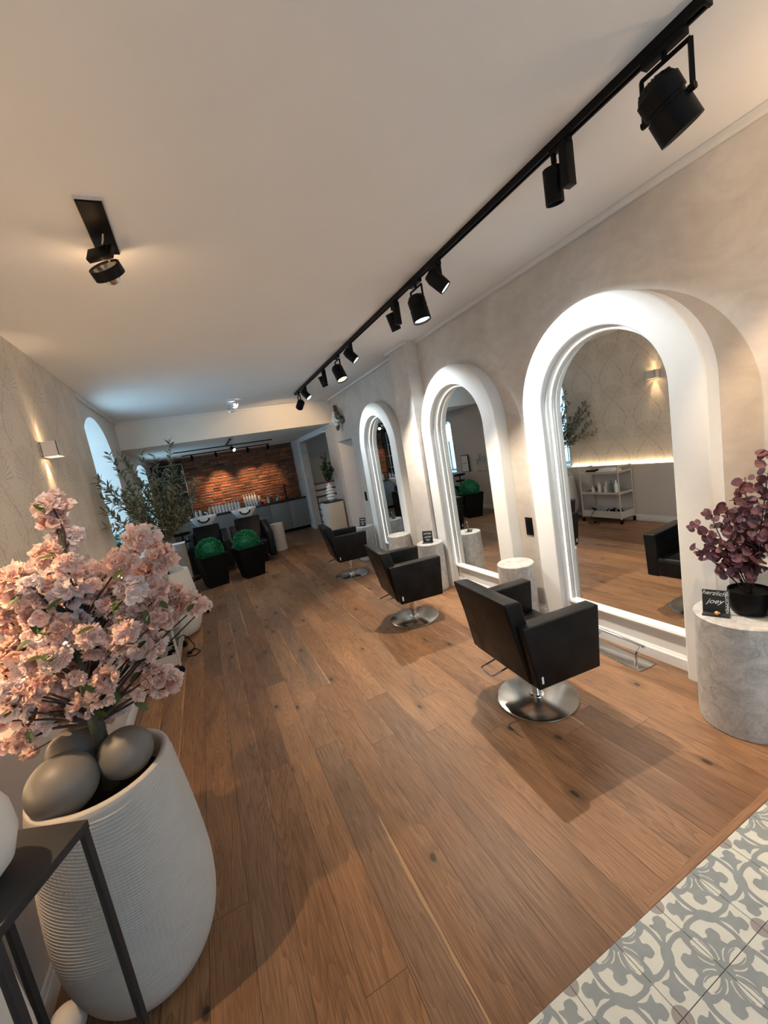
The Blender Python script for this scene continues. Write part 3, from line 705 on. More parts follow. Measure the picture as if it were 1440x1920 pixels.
# large planter in front
def lathe_pot(mb, prof, wall=0.025, depth=0.12, seg=72):
    top = prof[-1]; inner = [(top[0] - wall * 0.4, top[1] + 0.004), (top[0] - wall, top[1]), (top[0] - wall - 0.004, top[1] - depth), (0.001, top[1] - depth)]
    mb.lathe([(0.001, 0.0)] + prof + inner, seg=seg, cap=False)
t = thing('planter', 'large ribbed white stoneware planter holding the pink blossom tree', 'planter', (-0.515, 1.62, 0))
KP = [(0.0, 0.13), (0.02, 0.17), (0.09, 0.212), (0.18, 0.238), (0.28, 0.249), (0.36, 0.25), (0.48, 0.243), (0.60, 0.232), (0.70, 0.221), (0.785, 0.212), (0.80, 0.208)]
def pot_r(z):
    # smooth Catmull-Rom through the profile
    for i in range(len(KP) - 1):
        if KP[i][0] <= z <= KP[i + 1][0] + 1e-9:
            p0 = KP[max(i - 1, 0)]; p1 = KP[i]; p2 = KP[i + 1]; p3 = KP[min(i + 2, len(KP) - 1)]
            t_ = (z - p1[0]) / (p2[0] - p1[0]); m1 = (p2[1] - p0[1]) / max(p2[0] - p0[0], 1e-6) * (p2[0] - p1[0]); m2 = (p3[1] - p1[1]) / max(p3[0] - p1[0], 1e-6) * (p2[0] - p1[0])
            return (2 * t_ ** 3 - 3 * t_ ** 2 + 1) * p1[1] + (t_ ** 3 - 2 * t_ ** 2 + t_) * m1 + (3 * t_ ** 2 - 2 * t_ ** 3) * p2[1] + (t_ ** 3 - t_ ** 2) * m2
    return KP[-1][1]
mb = MB(); NR, NS = 440, 110; rings = []
for i in range(NR + 1):
    z_ = 0.80 * i / NR; r0 = pot_r(z_); fd = max(0.0, min(1.0, (z_ - 0.05) / 0.06)) * max(0.0, min(1.0, (0.775 - z_) / 0.01)); rg = []
    for k in range(NS):
        a = 2 * PI * k / NS; ph = 545 * z_ + 15 * math.sin(2 * a + 5 * z_ + 0.6) + 11 * math.sin(a - 6 * z_)
        r_ = r0 + 0.0026 * fd * math.sin(ph); rg.append(mb.bm.verts.new((r_ * math.cos(a), r_ * math.sin(a), z_)))
    rings.append(rg)
for r_, z_ in ((0.196, 0.804), (0.184, 0.80), (0.180, 0.70)):
    rings.append([mb.bm.verts.new((r_ * math.cos(2 * PI * k / NS), r_ * math.sin(2 * PI * k / NS), z_)) for k in range(NS)])
for A, B in zip(rings, rings[1:]):
    for k in range(NS): mb.bm.faces.new((A[k], A[(k + 1) % NS], B[(k + 1) % NS], B[k]))
mb.bm.faces.new(rings[0][::-1])
mb.build('pot', MT['ribbed'], t, angle=70)
mb = MB(); mb.lathe([(0.001, 0.705), (0.176, 0.705)], seg=48, cap=False); mb.build('soil', MT['soil'], t)
for (lab, c, r) in (('grey ball in the big planter, front left', (-0.598, 1.55, 0.84), 0.099), ('grey ball in the big planter, on the right', (-0.432, 1.61, 0.835), 0.086), ('grey ball in the big planter, at the back behind the trunk', (-0.61, 1.735, 0.845), 0.085)):
    mb = MB(); mb.sphere((0, 0, 0), r, 40, (1, 1, 0.96)); o = mb.build('decorative_ball', MT['ball'], loc=c, angle=180)
    tag(o, lab, 'ball', 'grey balls in the big planter')
mb = MB(); mb.sphere((0, 0, 0), 0.055, 32); o = mb.build('decorative_ball', MT['cream'], loc=(-0.765, 1.53, 0.055), angle=180)
tag(o, 'pale ball lying on the floor under the black table', 'ball')
# black side table at the lower left, turned about 25 degrees
t = thing('side_table', 'black metal side table with thin square legs at the lower left corner', 'table', (-0.446, 1.225, 0), math.radians(-25))
mb = MB(); mb.box(-0.30, 0.0, -0.262, 0.0, 0.882, 0.905, 0.002); mb.build('tabletop', MT['blackmetal'], t)
for (x, y) in ((-0.01, -0.01), (-0.01, -0.252), (-0.29, -0.01), (-0.29, -0.252)):
    mb = MB(); mb.box(x - 0.0085, x + 0.0085, y - 0.0085, y + 0.0085, 0.0, 0.884, 0.0015); mb.build('leg', MT['blackmetal'], t)
mb = MB(); mb.lathe([(0.001, 0), (0.045, 0.0), (0.075, 0.03), (0.095, 0.09), (0.092, 0.15), (0.07, 0.21), (0.045, 0.24), (0.035, 0.243), (0.03, 0.235), (0.001, 0.2)], seg=40, cap=False)
o = mb.build('vase', MT['cream'], loc=(-0.645, 1.155, 0.905), angle=60); tag(o, 'cream rounded vase on the black side table, cut off by the left edge', 'vase')
mb = MB(); mb.lathe([(0.001, 0), (0.05, 0.0), (0.068, 0.03), (0.074, 0.15), (0.074, 0.50), (0.066, 0.66), (0.045, 0.74), (0.03, 0.76), (0.024, 0.75), (0.001, 0.5)], seg=40, cap=False)
o = mb.build('vase', MT['cream'], loc=(-0.715, 1.165, 0.0), angle=60); tag(o, 'tall white floor vase standing under the black side table', 'vase')

# second planter with olive tree
t = thing('planter', 'smooth cream planter with the olive tree, behind the trolley', 'planter', (-0.56, 5.30, 0))
mb = MB(); lathe_pot(mb, [(0.14, 0.0), (0.185, 0.02), (0.225, 0.09), (0.25, 0.18), (0.26, 0.28), (0.258, 0.38), (0.245, 0.52), (0.228, 0.66), (0.216, 0.76), (0.212, 0.775)], depth=0.08)
mb.build('pot', MT['cream'], t, angle=50)
mb = MB(); mb.lathe([(0.001, 0.70), (0.18, 0.70)], seg=40, cap=False); mb.build('soil', MT['soil'], t)
mb = MB(); mb.sphere((0, 0, 0), 0.075, 32); o = mb.build('decorative_ball', MT['ballgreen'], loc=(-0.465, 5.24, 0.775), angle=180)
tag(o, 'pale grey-green ball in the olive tree planter, right of the trunk', 'ball')
mb = MB(); mb.sphere((0, 0, 0), 0.07, 32); o = mb.build('decorative_ball', MT['ballgreen'], loc=(-0.65, 5.20, 0.77), angle=180)
tag(o, 'pale grey-green ball in the olive tree planter, left of the trunk', 'ball')

# topiary
def ball_foliage(r, n, seed, sz=0.022):
    R = random.Random(seed); mb = MB(); mb.sphere((0, 0, 0), r * 0.80, 20)
    for i in range(n):
        zc = R.uniform(-1, 1); a = R.uniform(0, 2 * PI); q = math.sqrt(1 - zc * zc)
        d = Vector((q * math.cos(a), q * math.sin(a), zc)); p = d * r * R.uniform(0.80, 1.04)
        e1 = d.cross(Vector((R.uniform(-1, 1), R.uniform(-1, 1), R.uniform(-1, 1)))).normalized(); e2 = (d + e1 * R.uniform(-0.8, 0.8)).normalized()
        mb.poly([p, p + e1 * sz * 0.5 + e2 * sz * 0.5, p + e2 * sz * 1.3, p - e1 * sz * 0.5 + e2 * sz * 0.5])
    mb.recalc = False
    return mb
def topiary(label, x, y, rz):
    t = thing('potted_topiary', label, 'plant', (x, y, 0), rz, 'ball topiaries in black planters')
    mb = MB()
    v0 = [(-0.155, -0.155), (0.155, -0.155), (0.155, 0.155), (-0.155, 0.155)]; k = 0.225 / 0.155
    A = [mb.bm.verts.new((p[0], p[1], 0)) for p in v0]; B = [mb.bm.verts.new((p[0] * k, p[1] * k, 0.53)) for p in v0]; k2 = k * 0.9
    Cc = [mb.bm.verts.new((p[0] * k2, p[1] * k2, 0.53)) for p in v0]; D = [mb.bm.verts.new((p[0] * k2, p[1] * k2, 0.48)) for p in v0]
    mb.bm.faces.new(A[::-1]); mb.bm.faces.new(D)
    for P_, Q in ((A, B), (B, Cc), (Cc, D)):
        for i in range(4): mb.bm.faces.new((P_[i], P_[(i + 1) % 4], Q[(i + 1) % 4], Q[i]))
    mb.build('pot', MT['black'], t, smooth=False)
    mb = ball_foliage(0.205, 3400, int(x * 10) + 40); mb.build('foliage', MT['box'], t, smooth=False, loc=(0, 0, 0.60))
    return t
topiary('left green ball topiary in tapered black planter before the wash chairs', -0.10, 7.38, math.radians(14))
topiary('right green ball topiary in tapered black planter before the wash chairs', 0.50, 7.36, math.radians(14))

# wash units
def wash_unit(label, x):
    t = thing('wash_chair', label, 'wash unit', (x, 8.55, 0), 0, 'hair washing units before the brick wall')
    for s in (-1, 1):
        mb = MB(); y = s * 0.31
        mb.prism([(-0.42, 0.10), (0.33, 0.10), (0.36, 0.74), (0.22, 0.78), (-0.40, 0.60)], 'x', y - 0.06, y + 0.06, 0.02); mb.build('armrest', MT['leather'], t)
    mb = MB(); mb.prism([(-0.36, 0.16), (0.18, 0.16), (0.18, 0.40), (-0.34, 0.46), (-0.38, 0.42)], 'x', -0.25, 0.25, 0.02); mb.build('seat', MT['leather'], t)
    mb = MB(); mb.prism([(0.08, 0.38), (0.20, 0.30), (0.42, 0.84), (0.32, 0.90)], 'x', -0.25, 0.25, 0.02); mb.build('backrest', MT['leather'], t)
    mb = MB(); mb.box(-0.2, 0.2, -0.3, 0.42, 0.0, 0.12, 0.01); mb.prism([(0.40, 0.0), (0.68, 0.0), (0.66, 0.80), (0.44, 0.80)], 'x', -0.12, 0.12, 0.015); mb.build('base', MT['black'], t)
    mb = MB(); N = 48; rings = []
    for (rx, ry, z_, dip) in ((0.04, 0.05, 0.78, 0), (0.08, 0.11, 0.79, 0), (0.135, 0.165, 0.85, 0), (0.205, 0.215, 0.95, 0.4), (0.262, 0.25, 1.05, 1), (0.258, 0.246, 1.06, 1), (0.238, 0.226, 1.052, 1), (0.20, 0.185, 0.96, 0.6), (0.10, 0.10, 0.89, 0), (0.02, 0.02, 0.885, 0)):
        rg = []
        for i in range(N):
            a = 2 * PI * i / N; px_, py_ = rx * math.cos(a), 0.56 + ry * math.sin(a)
            notch = math.exp(-((px_ / 0.085) ** 4)) if math.sin(a) < 0 else 0
            rg.append(mb.bm.verts.new((px_, py_ + notch * dip * 0.02, z_ - notch * dip * 0.085)))
        rings.append(rg)
    for A, B in zip(rings, rings[1:]):
        for i in range(N): mb.bm.faces.new((A[i], A[(i + 1) % N], B[(i + 1) % N], B[i]))
    mb.bm.faces.new(rings[0]); mb.bm.faces.new(rings[-1])
    bo = mb.build('basin', MT['ceramic'], t, angle=60)
    mb = MB(); mb.tube([(0.10 * math.cos(a), 0.315 - 0.012 * abs(math.cos(a)), 0.985 + 0.0 - 0.075 * math.sin(a) + 0.05) for a in [PI * i / 14 for i in range(15)]], 0.016); mb.build('neck_rest', MT['leather'], bo)
    mb = MB(); mb.tube([(-0.12, 0.66, 1.0), (-0.12, 0.66, 1.10), (-0.11, 0.63, 1.14), (-0.10, 0.56, 1.12)], 0.011); mb.build('faucet', MT['chrome'], bo)
    mb = MB(); mb.tube([(0.09, 0.68, 1.0), (0.09, 0.68, 1.12), (0.05, 0.64, 1.13)], 0.009)
    mb.build('hand_shower', MT['chrome'], bo)
    return t
wash_unit('left black wash chair with white ceramic basin, before the brick wall', -0.09)
wash_unit('right black wash chair with white ceramic basin, beside the white drum stool', 0.71)

# cabinets along the brick wall
YC = 11.36
def cabinet(label, x0, x1, kind):
    t = thing('base_cabinet', label, 'cabinet', ((x0 + x1) / 2, YC, 0), 0, 'grey base cabinets along the brick wall')
    w = (x1 - x0) / 2
    mb = MB(); mb.box(-w + 0.001, w - 0.001, 0.02, 0.53, 0.08, 0.86); mb.mi = 1; mb.box(-w + 0.002, w - 0.002, 0.06, 0.53, 0.0, 0.08); mb.build('body', [MT['grey_cab'], MT['black']], t, smooth=False)
    if kind == 'door':
        mb = MB(); mb.box(-w + 0.004, w - 0.004, 0.0, 0.02, 0.085, 0.84, 0.001); mb.build('door', MT['grey_cab'], t)
    else:
        for a, b_ in ((0.085, 0.33), (0.35, 0.585), (0.605, 0.84)):
            mb = MB(); mb.box(-w + 0.004, w - 0.004, 0.0, 0.02, a, b_, 0.001); mb.build('drawer', MT['grey_cab'], t)
cabinet('grey cabinet with one door, rightmost under the worktop', 2.08, 2.595, 'door')
cabinet('grey cabinet with one door, second from the right under the worktop', 1.56, 2.08, 'door')
cabinet('grey cabinet with three drawers behind the right wash basin', 0.76, 1.56, 'drawer')
cabinet('grey cabinet between the two wash basins', 0.10, 0.76, 'door')
cabinet('grey cabinet behind the left wash basin', -0.45, 0.10, 'door')
cabinet('grey cabinet leftmost, under the dark open shelf', -0.855, -0.45, 'door')
mb = MB(); mb.box(-0.858, 2.598, YC - 0.02, 11.90, 0.86, 0.90, 0.003); o = mb.build('worktop', MT['worktop']); tag(o, 'long black worktop over the grey cabinets before the brick wall', 'worktop')
mb = MB(); mb.box(0.96, 1.46, 11.66, 11.84, 0.90, 0.955, 0.004); o = mb.build('riser_box', MT['black']); tag(o, 'low black riser on the worktop under the tall white bottles', 'riser')
# dark shelf
t = thing('wall_shelf', 'dark open shelf with pale metal frame in the rear left corner', 'shelf', (-0.66, 11.62, 0.905))
mb = MB(); mb.box(-0.34, 0.34, 0.26, 0.29, 0.0, 1.50); mb.box(-0.34, -0.325, 0.0, 0.27, 0.0, 1.44); mb.build('back_panel', plain('black_panel', (0.006, 0.006, 0.006), 0.6), t, smooth=False)
mb = MB()
for x in (-0.335, 0.325): mb.box(x, x + 0.018, -0.004, 0.014, 0, 1.42)
mb.box(-0.335, 0.343, -0.004, 0.014, 1.405, 1.42)
mb.build('frame', MT['taupe'], t, smooth=False)
for z_ in (0.32, 0.68, 1.04):
    mb = MB(); mb.box(-0.325, 0.325, 0.0, 0.26, z_, z_ + 0.015); mb.build('shelf_board', MT['taupe'], t, smooth=False)
for i, x in enumerate((-0.86, -0.72, -0.58, -0.44)):
    mb = MB(); mb.lathe([(0.001, 0), (0.03, 0), (0.04, 0.03), (0.042, 0.085), (0.038, 0.085), (0.034, 0.02), (0.001, 0.012)], seg=20, cap=False); o = mb.build('cup', MT['ceramic'], loc=(x, 11.68, 0.905))
    tag(o, ['leftmost', 'second from left', 'third from left', 'rightmost'][i] + ' white cup on the bottom of the dark shelf', 'cup', 'white cups on the dark shelf')

# pump bottles on the worktop
def bottle(label, x, y, z_, h, r, mats, group, first=None, kind='pump'):
    t = thing('pump_bottle', label, 'bottle', (x, y, z_), 0, group)
    mb = MB(); mb.lathe([(0.001, 0), (r * 0.95, 0), (r, 0.006), (r, h * 0.66), (r * 0.8, h * 0.74), (r * 0.36, h * 0.77), (0.001, h * 0.77)], seg=20, cap=False); mb.build('body', MT[mats[0]], t)
    mb = MB(); mb.lathe([(r * 0.4, h * 0.765), (r * 0.4, h * 0.82), (0.006, h * 0.83), (0.006, h * 0.95)], seg=14); mb.box(-0.032, 0.008, -0.007, 0.007, h * 0.95, h * 0.985, 0.002); mb.build('pump', MT[mats[1]], t)
    return t
XS = [(392 + 6.3 * i) for i in range(9)]
g1 = 'white pump bottles in the long row behind the left basin'
names = ['first', 'second', 'third', 'fourth', 'fifth', 'sixth', 'seventh', 'eighth', 'ninth', 'tenth']
b0 = None
for i in range(9):
    x = 0.17 + 0.0795 * i
    lab = names[i] + ' white pump bottle from the left in the long row behind the left basin'
    if i == 3:
        bottle('white bottle with pink pump cap in the long row behind the left basin', x, 11.55, 0.90, 0.265, 0.034, ('bottle', 'pinkb'), g1)
    elif b0 is None: b0 = bottle(lab, x, 11.55, 0.90, 0.265, 0.034, ('bottle', 'bottle'), g1)
    else: dup(b0, (x, 11.55 + 0.012 * (i % 2), 0.90), label=lab)
for i, (x, lab, mats, h) in enumerate(((-0.26, 'small cream bottle at the left end of the worktop row', ('cream', 'cream'), 0.20), (-0.16, 'second cream bottle on the worktop near the dark shelf', ('cream', 'brownb'), 0.22), (-0.03, 'amber bottle left of the long white bottle row', ('brownb', 'brownb'), 0.20), (0.07, 'beige bottle just left of the long white bottle row', ('beigecab', 'cream'), 0.22))):
    bottle(lab, x, 11.5, 0.90, h, 0.036, mats, 'small bottles at the left end of the worktop')
g2 = 'tall white pump bottles on the black riser'
b1 = None
for i in range(5):
    lab = names[i] + ' tall white pump bottle from the left on the black riser'
    if b1 is None: b1 = bottle(lab, 1.00 + 0.072 * i, 11.79, 0.956, 0.30, 0.030, ('bottle', 'bottle'), g2)
    else: dup(b1, (1.00 + 0.072 * i, 11.79, 0.956), label=lab)
b2 = None
for i in range(5):
    lab = names[i] + ' white bottle from the left in the row before the black riser'
    if b2 is None: b2 = bottle(lab, 1.00 + 0.072 * i, 11.60, 0.90, 0.22, 0.029, ('bottle', 'bottle'), 'white bottles before the black riser')
    else: dup(b2, (1.00 + 0.072 * i, 11.60, 0.90), label=lab)
bottle('pale bottle with purple pump right of the white bottle block', 1.385, 11.72, 0.956, 0.25, 0.034, ('bottle', 'purple'), 'purple-trimmed bottles')
bottle('purple bottle beside the pale ones right of the white bottle block', 1.37, 11.58, 0.90, 0.14, 0.034, ('purple', 'purple'), 'purple-trimmed bottles')
bottle('cream bottle between the purple bottle and the jug', 1.60, 11.62, 0.90, 0.20, 0.036, ('cream', 'bottle'), 'bottles near the jug')
bottle('dark bottle with white cap beside the jug', 1.69, 11.66, 0.90, 0.215, 0.036, ('brownb', 'bottle'), 'bottles near the jug')
for i, (x, lab) in enumerate(((0.90, 'dark basket with small items between the two bottle groups'),)):
    mb = MB(); mb.box(-0.07, 0.07, -0.06, 0.06, 0, 0.11, 0.01); o = mb.build('basket', MT['brownb'], loc=(x + 0.005, 11.60, 0.90)); tag(o, lab, 'basket')
t = thing('jug', 'clear glass jug with handle on the worktop left of the black tap', 'jug', (1.85, 11.62, 0.90))
mb = MB(); mb.lathe([(0.001, 0), (0.06, 0), (0.065, 0.02), (0.055, 0.13), (0.06, 0.17), (0.056, 0.17), (0.05, 0.13), (0.06, 0.02), (0.001, 0.01)], seg=24, cap=False); mb.build('body', MT['clear'], t)
mb = MB(); mb.tube([(0.055, 0, 0.14), (0.10, 0, 0.14), (0.11, 0, 0.09), (0.09, 0, 0.04), (0.06, 0, 0.03)], 0.007); mb.build('handle', MT['silver'], t)
t = thing('tap', 'tall black tap on the worktop before the brick wall', 'tap', (2.12, 11.70, 0.90))
mb = MB(); mb.lathe([(0.03, 0), (0.03, 0.02), (0.019, 0.03), (0.019, 0.40)], seg=16); mb.build('column', MT['black'], t)
mb = MB(); mb.tube([(0, 0, 0.38), (0, -0.02, 0.41), (0, -0.12, 0.41), (0, -0.16, 0.38)], 0.014); mb.build('spout', MT['black'], t)

# beige cabinet by the doorway
t = thing('beige_cabinet', 'beige cabinet with dark top beside the stair doorway, holding a stacked vase', 'cabinet', (2.2, 7.95, 0))
mb = MB(); mb.box(0.0, 0.355, 0.018, 0.45, 0.0, 0.90); mb.build('body', MT['trimwhite'], t, smooth=False)
mb = MB(); mb.box(0.0, 0.355, 0.0, 0.018, 0.03, 0.90, 0.001); mb.build('door', MT['beigecab'], t)
mb = MB(); mb.box(-0.005, 0.36, -0.005, 0.455, 0.90, 0.925, 0.002); mb.build('top', MT['worktop'], t)
t = thing('vase', 'white vase of stacked discs holding a leafy bunch on the beige cabinet', 'vase', (2.38, 8.15, 0.925))
prof = [(0.001, 0), (0.05, 0)]
for i in range(5):
    z0 = 0.02 + i * 0.062; r_ = (0.085, 0.095, 0.088, 0.078, 0.066)[i]
    prof += [(0.05, z0), (r_ * 0.9, z0 + 0.008), (r_, z0 + 0.025), (r_ * 0.9, z0 + 0.043), (0.05, z0 + 0.053)]
prof += [(0.035, 0.335), (0.04, 0.38), (0.034, 0.38), (0.03, 0.33), (0.001, 0.3)]
mb = MB(); mb.lathe(prof, seg=28, cap=False); mb.build('body', MT['ceramic'], t, angle=80)
def leaf_quad(mb, p, d, n, L, W, cup=0.15, k=3):
    """simple pointed leaf: p base, d direction, n normal"""
    d = d.normalized(); s_ = d.cross(n)
    if s_.length < 1e-4: s_ = d.cross(Vector((1, 0, 0)))
    s_.normalize(); n = s_.cross(d)
    prev = None; prof = [(0, 0.06), (0.3, 0.9), (0.6, 1.0), (1.0, 0.05)] if k == 3 else [(0, 0.15), (0.15, 0.75), (0.5, 1.0), (0.85, 0.7), (1.0, 0.15)]
    for t_, w in prof:
        c_ = p + d * (L * t_) + n * (-cup * L * t_ * t_)
        a = mb.bm.verts.new(c_ + s_ * (W * w) + n * (0.25 * W * w)); b_ = mb.bm.verts.new(c_); e = mb.bm.verts.new(c_ - s_ * (W * w) + n * (0.25 * W * w))
        if prev: mb.bm.faces.new((prev[0], a, b_, prev[1])); mb.bm.faces.new((prev[1], b_, e, prev[2]))
        prev = (a, b_, e)
R = random.Random(8); mb = MB(); ml = MB(); ml.recalc = False
for i in range(26):
    a = R.uniform(0, 2 * PI); sp = R.uniform(0.02, 0.17); h = R.uniform(0.18, 0.55) * (1.35 if sp < 0.06 else 0.8)
    p0 = Vector((0, 0, 0.30)); p1 = Vector((sp * 0.4 * math.cos(a), sp * 0.4 * math.sin(a), 0.36 + h * 0.3)); p2 = Vector((sp * math.cos(a), sp * math.sin(a), 0.36 + h))
    mb.tube([p0, p1, p2], 0.0025, 5)
    for k in range(34):
        q = R.random() ** 0.7; p = p1.lerp(p2, q); d = Vector((R.uniform(-1, 1), R.uniform(-1, 1), R.uniform(-0.4, 0.9)))
        leaf_quad(ml, p, d, Vector((0, 0, 1)), 0.05, 0.021)
mb.build('stem', MT['stem'], t); ml.build('foliage', leafmat('mixed_leaf', (0.03, 0.06, 0.025), (0.14, 0.20, 0.10)), t, smooth=False)
R = random.Random(4); ml = MB(); ml.recalc = False
for k in range(300):
    a = R.uniform(0, 2 * PI); r_ = R.uniform(0, 0.11); p = Vector((r_ * math.cos(a), r_ * math.sin(a), R.uniform(0.34, 0.62)))
    leaf_quad(ml, p, Vector((R.uniform(-1, 1), R.uniform(-1, 1), R.uniform(-0.8, 0.6))), Vector((0, 0, 1)), 0.022, 0.010)
o = ml.build('blossoms', MT['petalpale'], t, smooth=False); tag(o, 'small pale pink blossoms')

# stairs in the passage
t = thing('staircase', 'staircase with white risers and dark treads in the rear doorway', 'stairs', (3.4, 10.4, 0))
for i in range(7):
    mb = MB(); mb.box(-0.62 + 0.0, 0.64, -0.9 + 0 * i, 0.95, 0.0 + i * 0.17, 0.145 + i * 0.17) if False else mb.box(-0.60, 0.62, -0.35 + i * 0.2 - 0.0, 0.99, i * 0.17, i * 0.17 + 0.14)
    s_ = mb.build('riser', MT['trimwhite'], t, smooth=False)
    mb = MB(); mb.box(-0.62, 0.62, -0.37 + i * 0.2, min(-0.1 + i * 0.2, 0.98), i * 0.17 + 0.14, i * 0.17 + 0.17); mb.build('tread', MT['stairwood'], t, smooth=False)

# ================================================================ BLOSSOM TREE
CL = [(-0.471,1.736,1.718,0.0472),(-0.49,1.773,1.661,0.0432),(-0.485,1.794,1.593,0.0423),(-0.519,1.84,1.539,0.0542),(-0.448,1.781,1.601,0.0318),(-0.542,1.831,1.487,0.0431),(-0.427,1.543,1.528,0.0366),(-0.531,1.686,1.455,0.0329),(-0.465,1.857,1.467,0.041),(-0.4,1.751,1.441,0.0499),(-0.382,1.831,1.444,0.0376),(-0.291,1.576,1.49,0.0457),(-0.236,1.687,1.545,0.0567),(-0.185,1.628,1.461,0.0524),(-0.23,1.707,1.424,0.0454),(-0.287,1.718,1.416,0.0451),(-0.279,1.55,1.397,0.0455),(-0.237,1.617,1.374,0.0482),(-0.234,1.635,1.328,0.0438),(-0.199,1.797,1.287,0.0488),(-0.156,1.754,1.254,0.058),(-0.113,1.619,1.266,0.0396),(-0.088,1.751,1.223,0.0236),(-0.231,1.599,1.266,0.0431),(-0.219,1.723,1.213,0.0338),(-0.578,1.597,1.506,0.0531),(-0.531,1.555,1.491,0.0299),(-0.672,1.788,1.445,0.0423),(-0.585,1.617,1.443,0.0433),(-0.555,1.613,1.384,0.047),(-0.596,1.845,1.368,0.0433),(-0.566,1.816,1.348,0.043),(-0.468,1.628,1.429,0.0485),(-0.518,1.857,1.357,0.0446),(-0.662,1.704,1.366,0.0518),(-0.647,1.743,1.336,0.0435),(-0.575,1.611,1.325,0.0313),(-0.48,1.857,1.314,0.0659),(-0.484,1.767,1.297,0.0535),(-0.453,1.858,1.262,0.0572),(-0.404,1.824,1.232,0.0607),(-0.325,1.635,1.301,0.048),(-0.364,1.653,1.344,0.0478),(-0.504,1.59,1.324,0.0441),(-0.535,1.588,1.304,0.0391),(-0.419,1.545,1.29,0.0393),(-0.45,1.629,1.22,0.0366),(-0.428,1.733,1.225,0.0447),(-0.335,1.542,1.255,0.0485),(-0.343,1.749,1.188,0.0518),(-0.297,1.65,1.184,0.0564),(-0.279,1.643,1.155,0.0354),(-0.385,1.794,1.112,0.053),(-0.328,1.69,1.11,0.0361),(-0.403,1.638,1.183,0.034),(-0.673,1.689,1.269,0.0484),(-0.667,1.752,1.224,0.0593),(-0.572,1.567,1.254,0.0428),(-0.723,1.821,1.171,0.0491),(-0.525,1.548,1.25,0.0398),(-0.577,1.781,1.142,0.0392),(-0.747,1.779,1.175,0.0474),(-0.66,1.572,1.186,0.0331),(-0.642,1.786,1.084,0.0566),(-0.624,1.657,1.129,0.0455),(-0.587,1.724,1.079,0.0449),(-0.484,1.531,1.17,0.0278),(-0.636,1.572,1.151,0.0427),(-0.693,1.613,1.108,0.0527),(-0.755,1.817,1.011,0.0563),(-0.718,1.619,1.08,0.0434),(-0.704,1.769,1.003,0.0451),(-0.681,1.83,0.968,0.0509),(-0.655,1.841,0.937,0.0443),(-0.64,1.65,1.011,0.0294),(-0.529,1.649,1.025,0.0437),(-0.512,1.708,1.016,0.0439),(-0.502,1.792,0.948,0.0596),(-0.438,1.565,1.085,0.0389),(-0.459,1.778,0.974,0.041),(-0.445,1.79,0.917,0.0265),(-0.526,1.821,0.892,0.0379),(-0.412,1.543,1.141,0.0352),(-0.4,1.829,0.98,0.0467),(-0.346,1.577,1.03,0.0202),(-0.297,1.652,1.053,0.0358),(-0.285,1.723,0.991,0.0527),(-0.269,1.796,0.935,0.0317),(-0.697,1.651,0.98,0.0322),(-0.762,1.815,0.857,0.0249),(-0.77,1.705,0.959,0.0262),(-0.641,1.648,1.444,0.0389),(-0.476,1.636,1.319,0.0427),(-0.458,1.587,1.283,0.0384)]
CL = CL + [(-.46, 1.68, 1.47, .045), (-.42, 1.66, 1.42, .045), (-.38, 1.68, 1.40, .045), (-.50, 1.66, 1.56, .04), (-.35, 1.70, 1.37, .045)]
def petal_patch(mb, lay, p, d, n, L, W, cup, ruf, R):
    d = d.normalized(); s_ = d.cross(n)
    if s_.length < 1e-4: s_ = d.cross(Vector((0.3, 1, 0.2)))
    s_.normalize(); n = s_.cross(d); grid = []
    for t_, w in ((0.0, 0.18), (0.45, 0.85), (0.8, 1.0), (1.0, 0.72)):
        row = []
        for q in (-1, 0, 1):
            c_ = p + d * (L * (t_ - 0.10 * abs(q) * t_)) + s_ * (W * w * q) + n * (cup * L * (t_ ** 2) + 0.35 * W * abs(q) * t_ + (R.uniform(-ruf, ruf) * L * t_))
            v = mb.bm.verts.new(c_); v[lay] = t_; row.append(v)
        grid.append(row)
    for a, b_ in zip(grid, grid[1:]):
        for k in (0, 1): mb.bm.faces.new((a[k], a[k + 1], b_[k + 1], b_[k]))
def blossom_mesh(seed):
    R = random.Random(seed); mb = MB(); lay = mb.bm.verts.layers.float.new('tip')
    for f in range(16):
        a = R.uniform(0, 2 * PI); zc = R.uniform(-0.75, 1); q = math.sqrt(1 - zc * zc); d = Vector((q * math.cos(a), q * math.sin(a), zc))
        c = d * R.uniform(0.42, 0.66); nrm = (d + Vector((R.uniform(-.4, .4), R.uniform(-.4, .4), R.uniform(-.4, .4)))).normalized()
        e1 = nrm.orthogonal().normalized(); e2 = nrm.cross(e1)
        for layer, (np_, L, cup) in enumerate(((6, 0.44, 0.05), (6, 0.36, 0.45), (5, 0.24, 1.0))):
            a0 = R.uniform(0, 6)
            for k in range(np_):
                th = a0 + 2 * PI * k / np_ + R.uniform(-0.35, 0.35); nj = (nrm + Vector((R.uniform(-.45, .45), R.uniform(-.45, .45), R.uniform(-.45, .45)))).normalized()
                petal_patch(mb, lay, c, e1 * math.cos(th) + e2 * math.sin(th), nj, L * R.uniform(0.75, 1.2), L * R.uniform(0.42, 0.6), cup * R.uniform(0.3, 1.5), 0.32, R)
    me = bpy.data.meshes.new('blossom_cluster'); mb.bm.to_mesh(me); mb.bm.free()
    me.polygons.foreach_set('use_smooth', [True] * len(me.polygons)); return me
tree = thing('blossom_tree', 'artificial pink cherry blossom tree standing in the big ribbed planter', 'tree', (-0.515, 1.66, 0.705))
TO = Vector((-0.515, 1.66, 0.705))
def W(p): return Vector(p) - TO
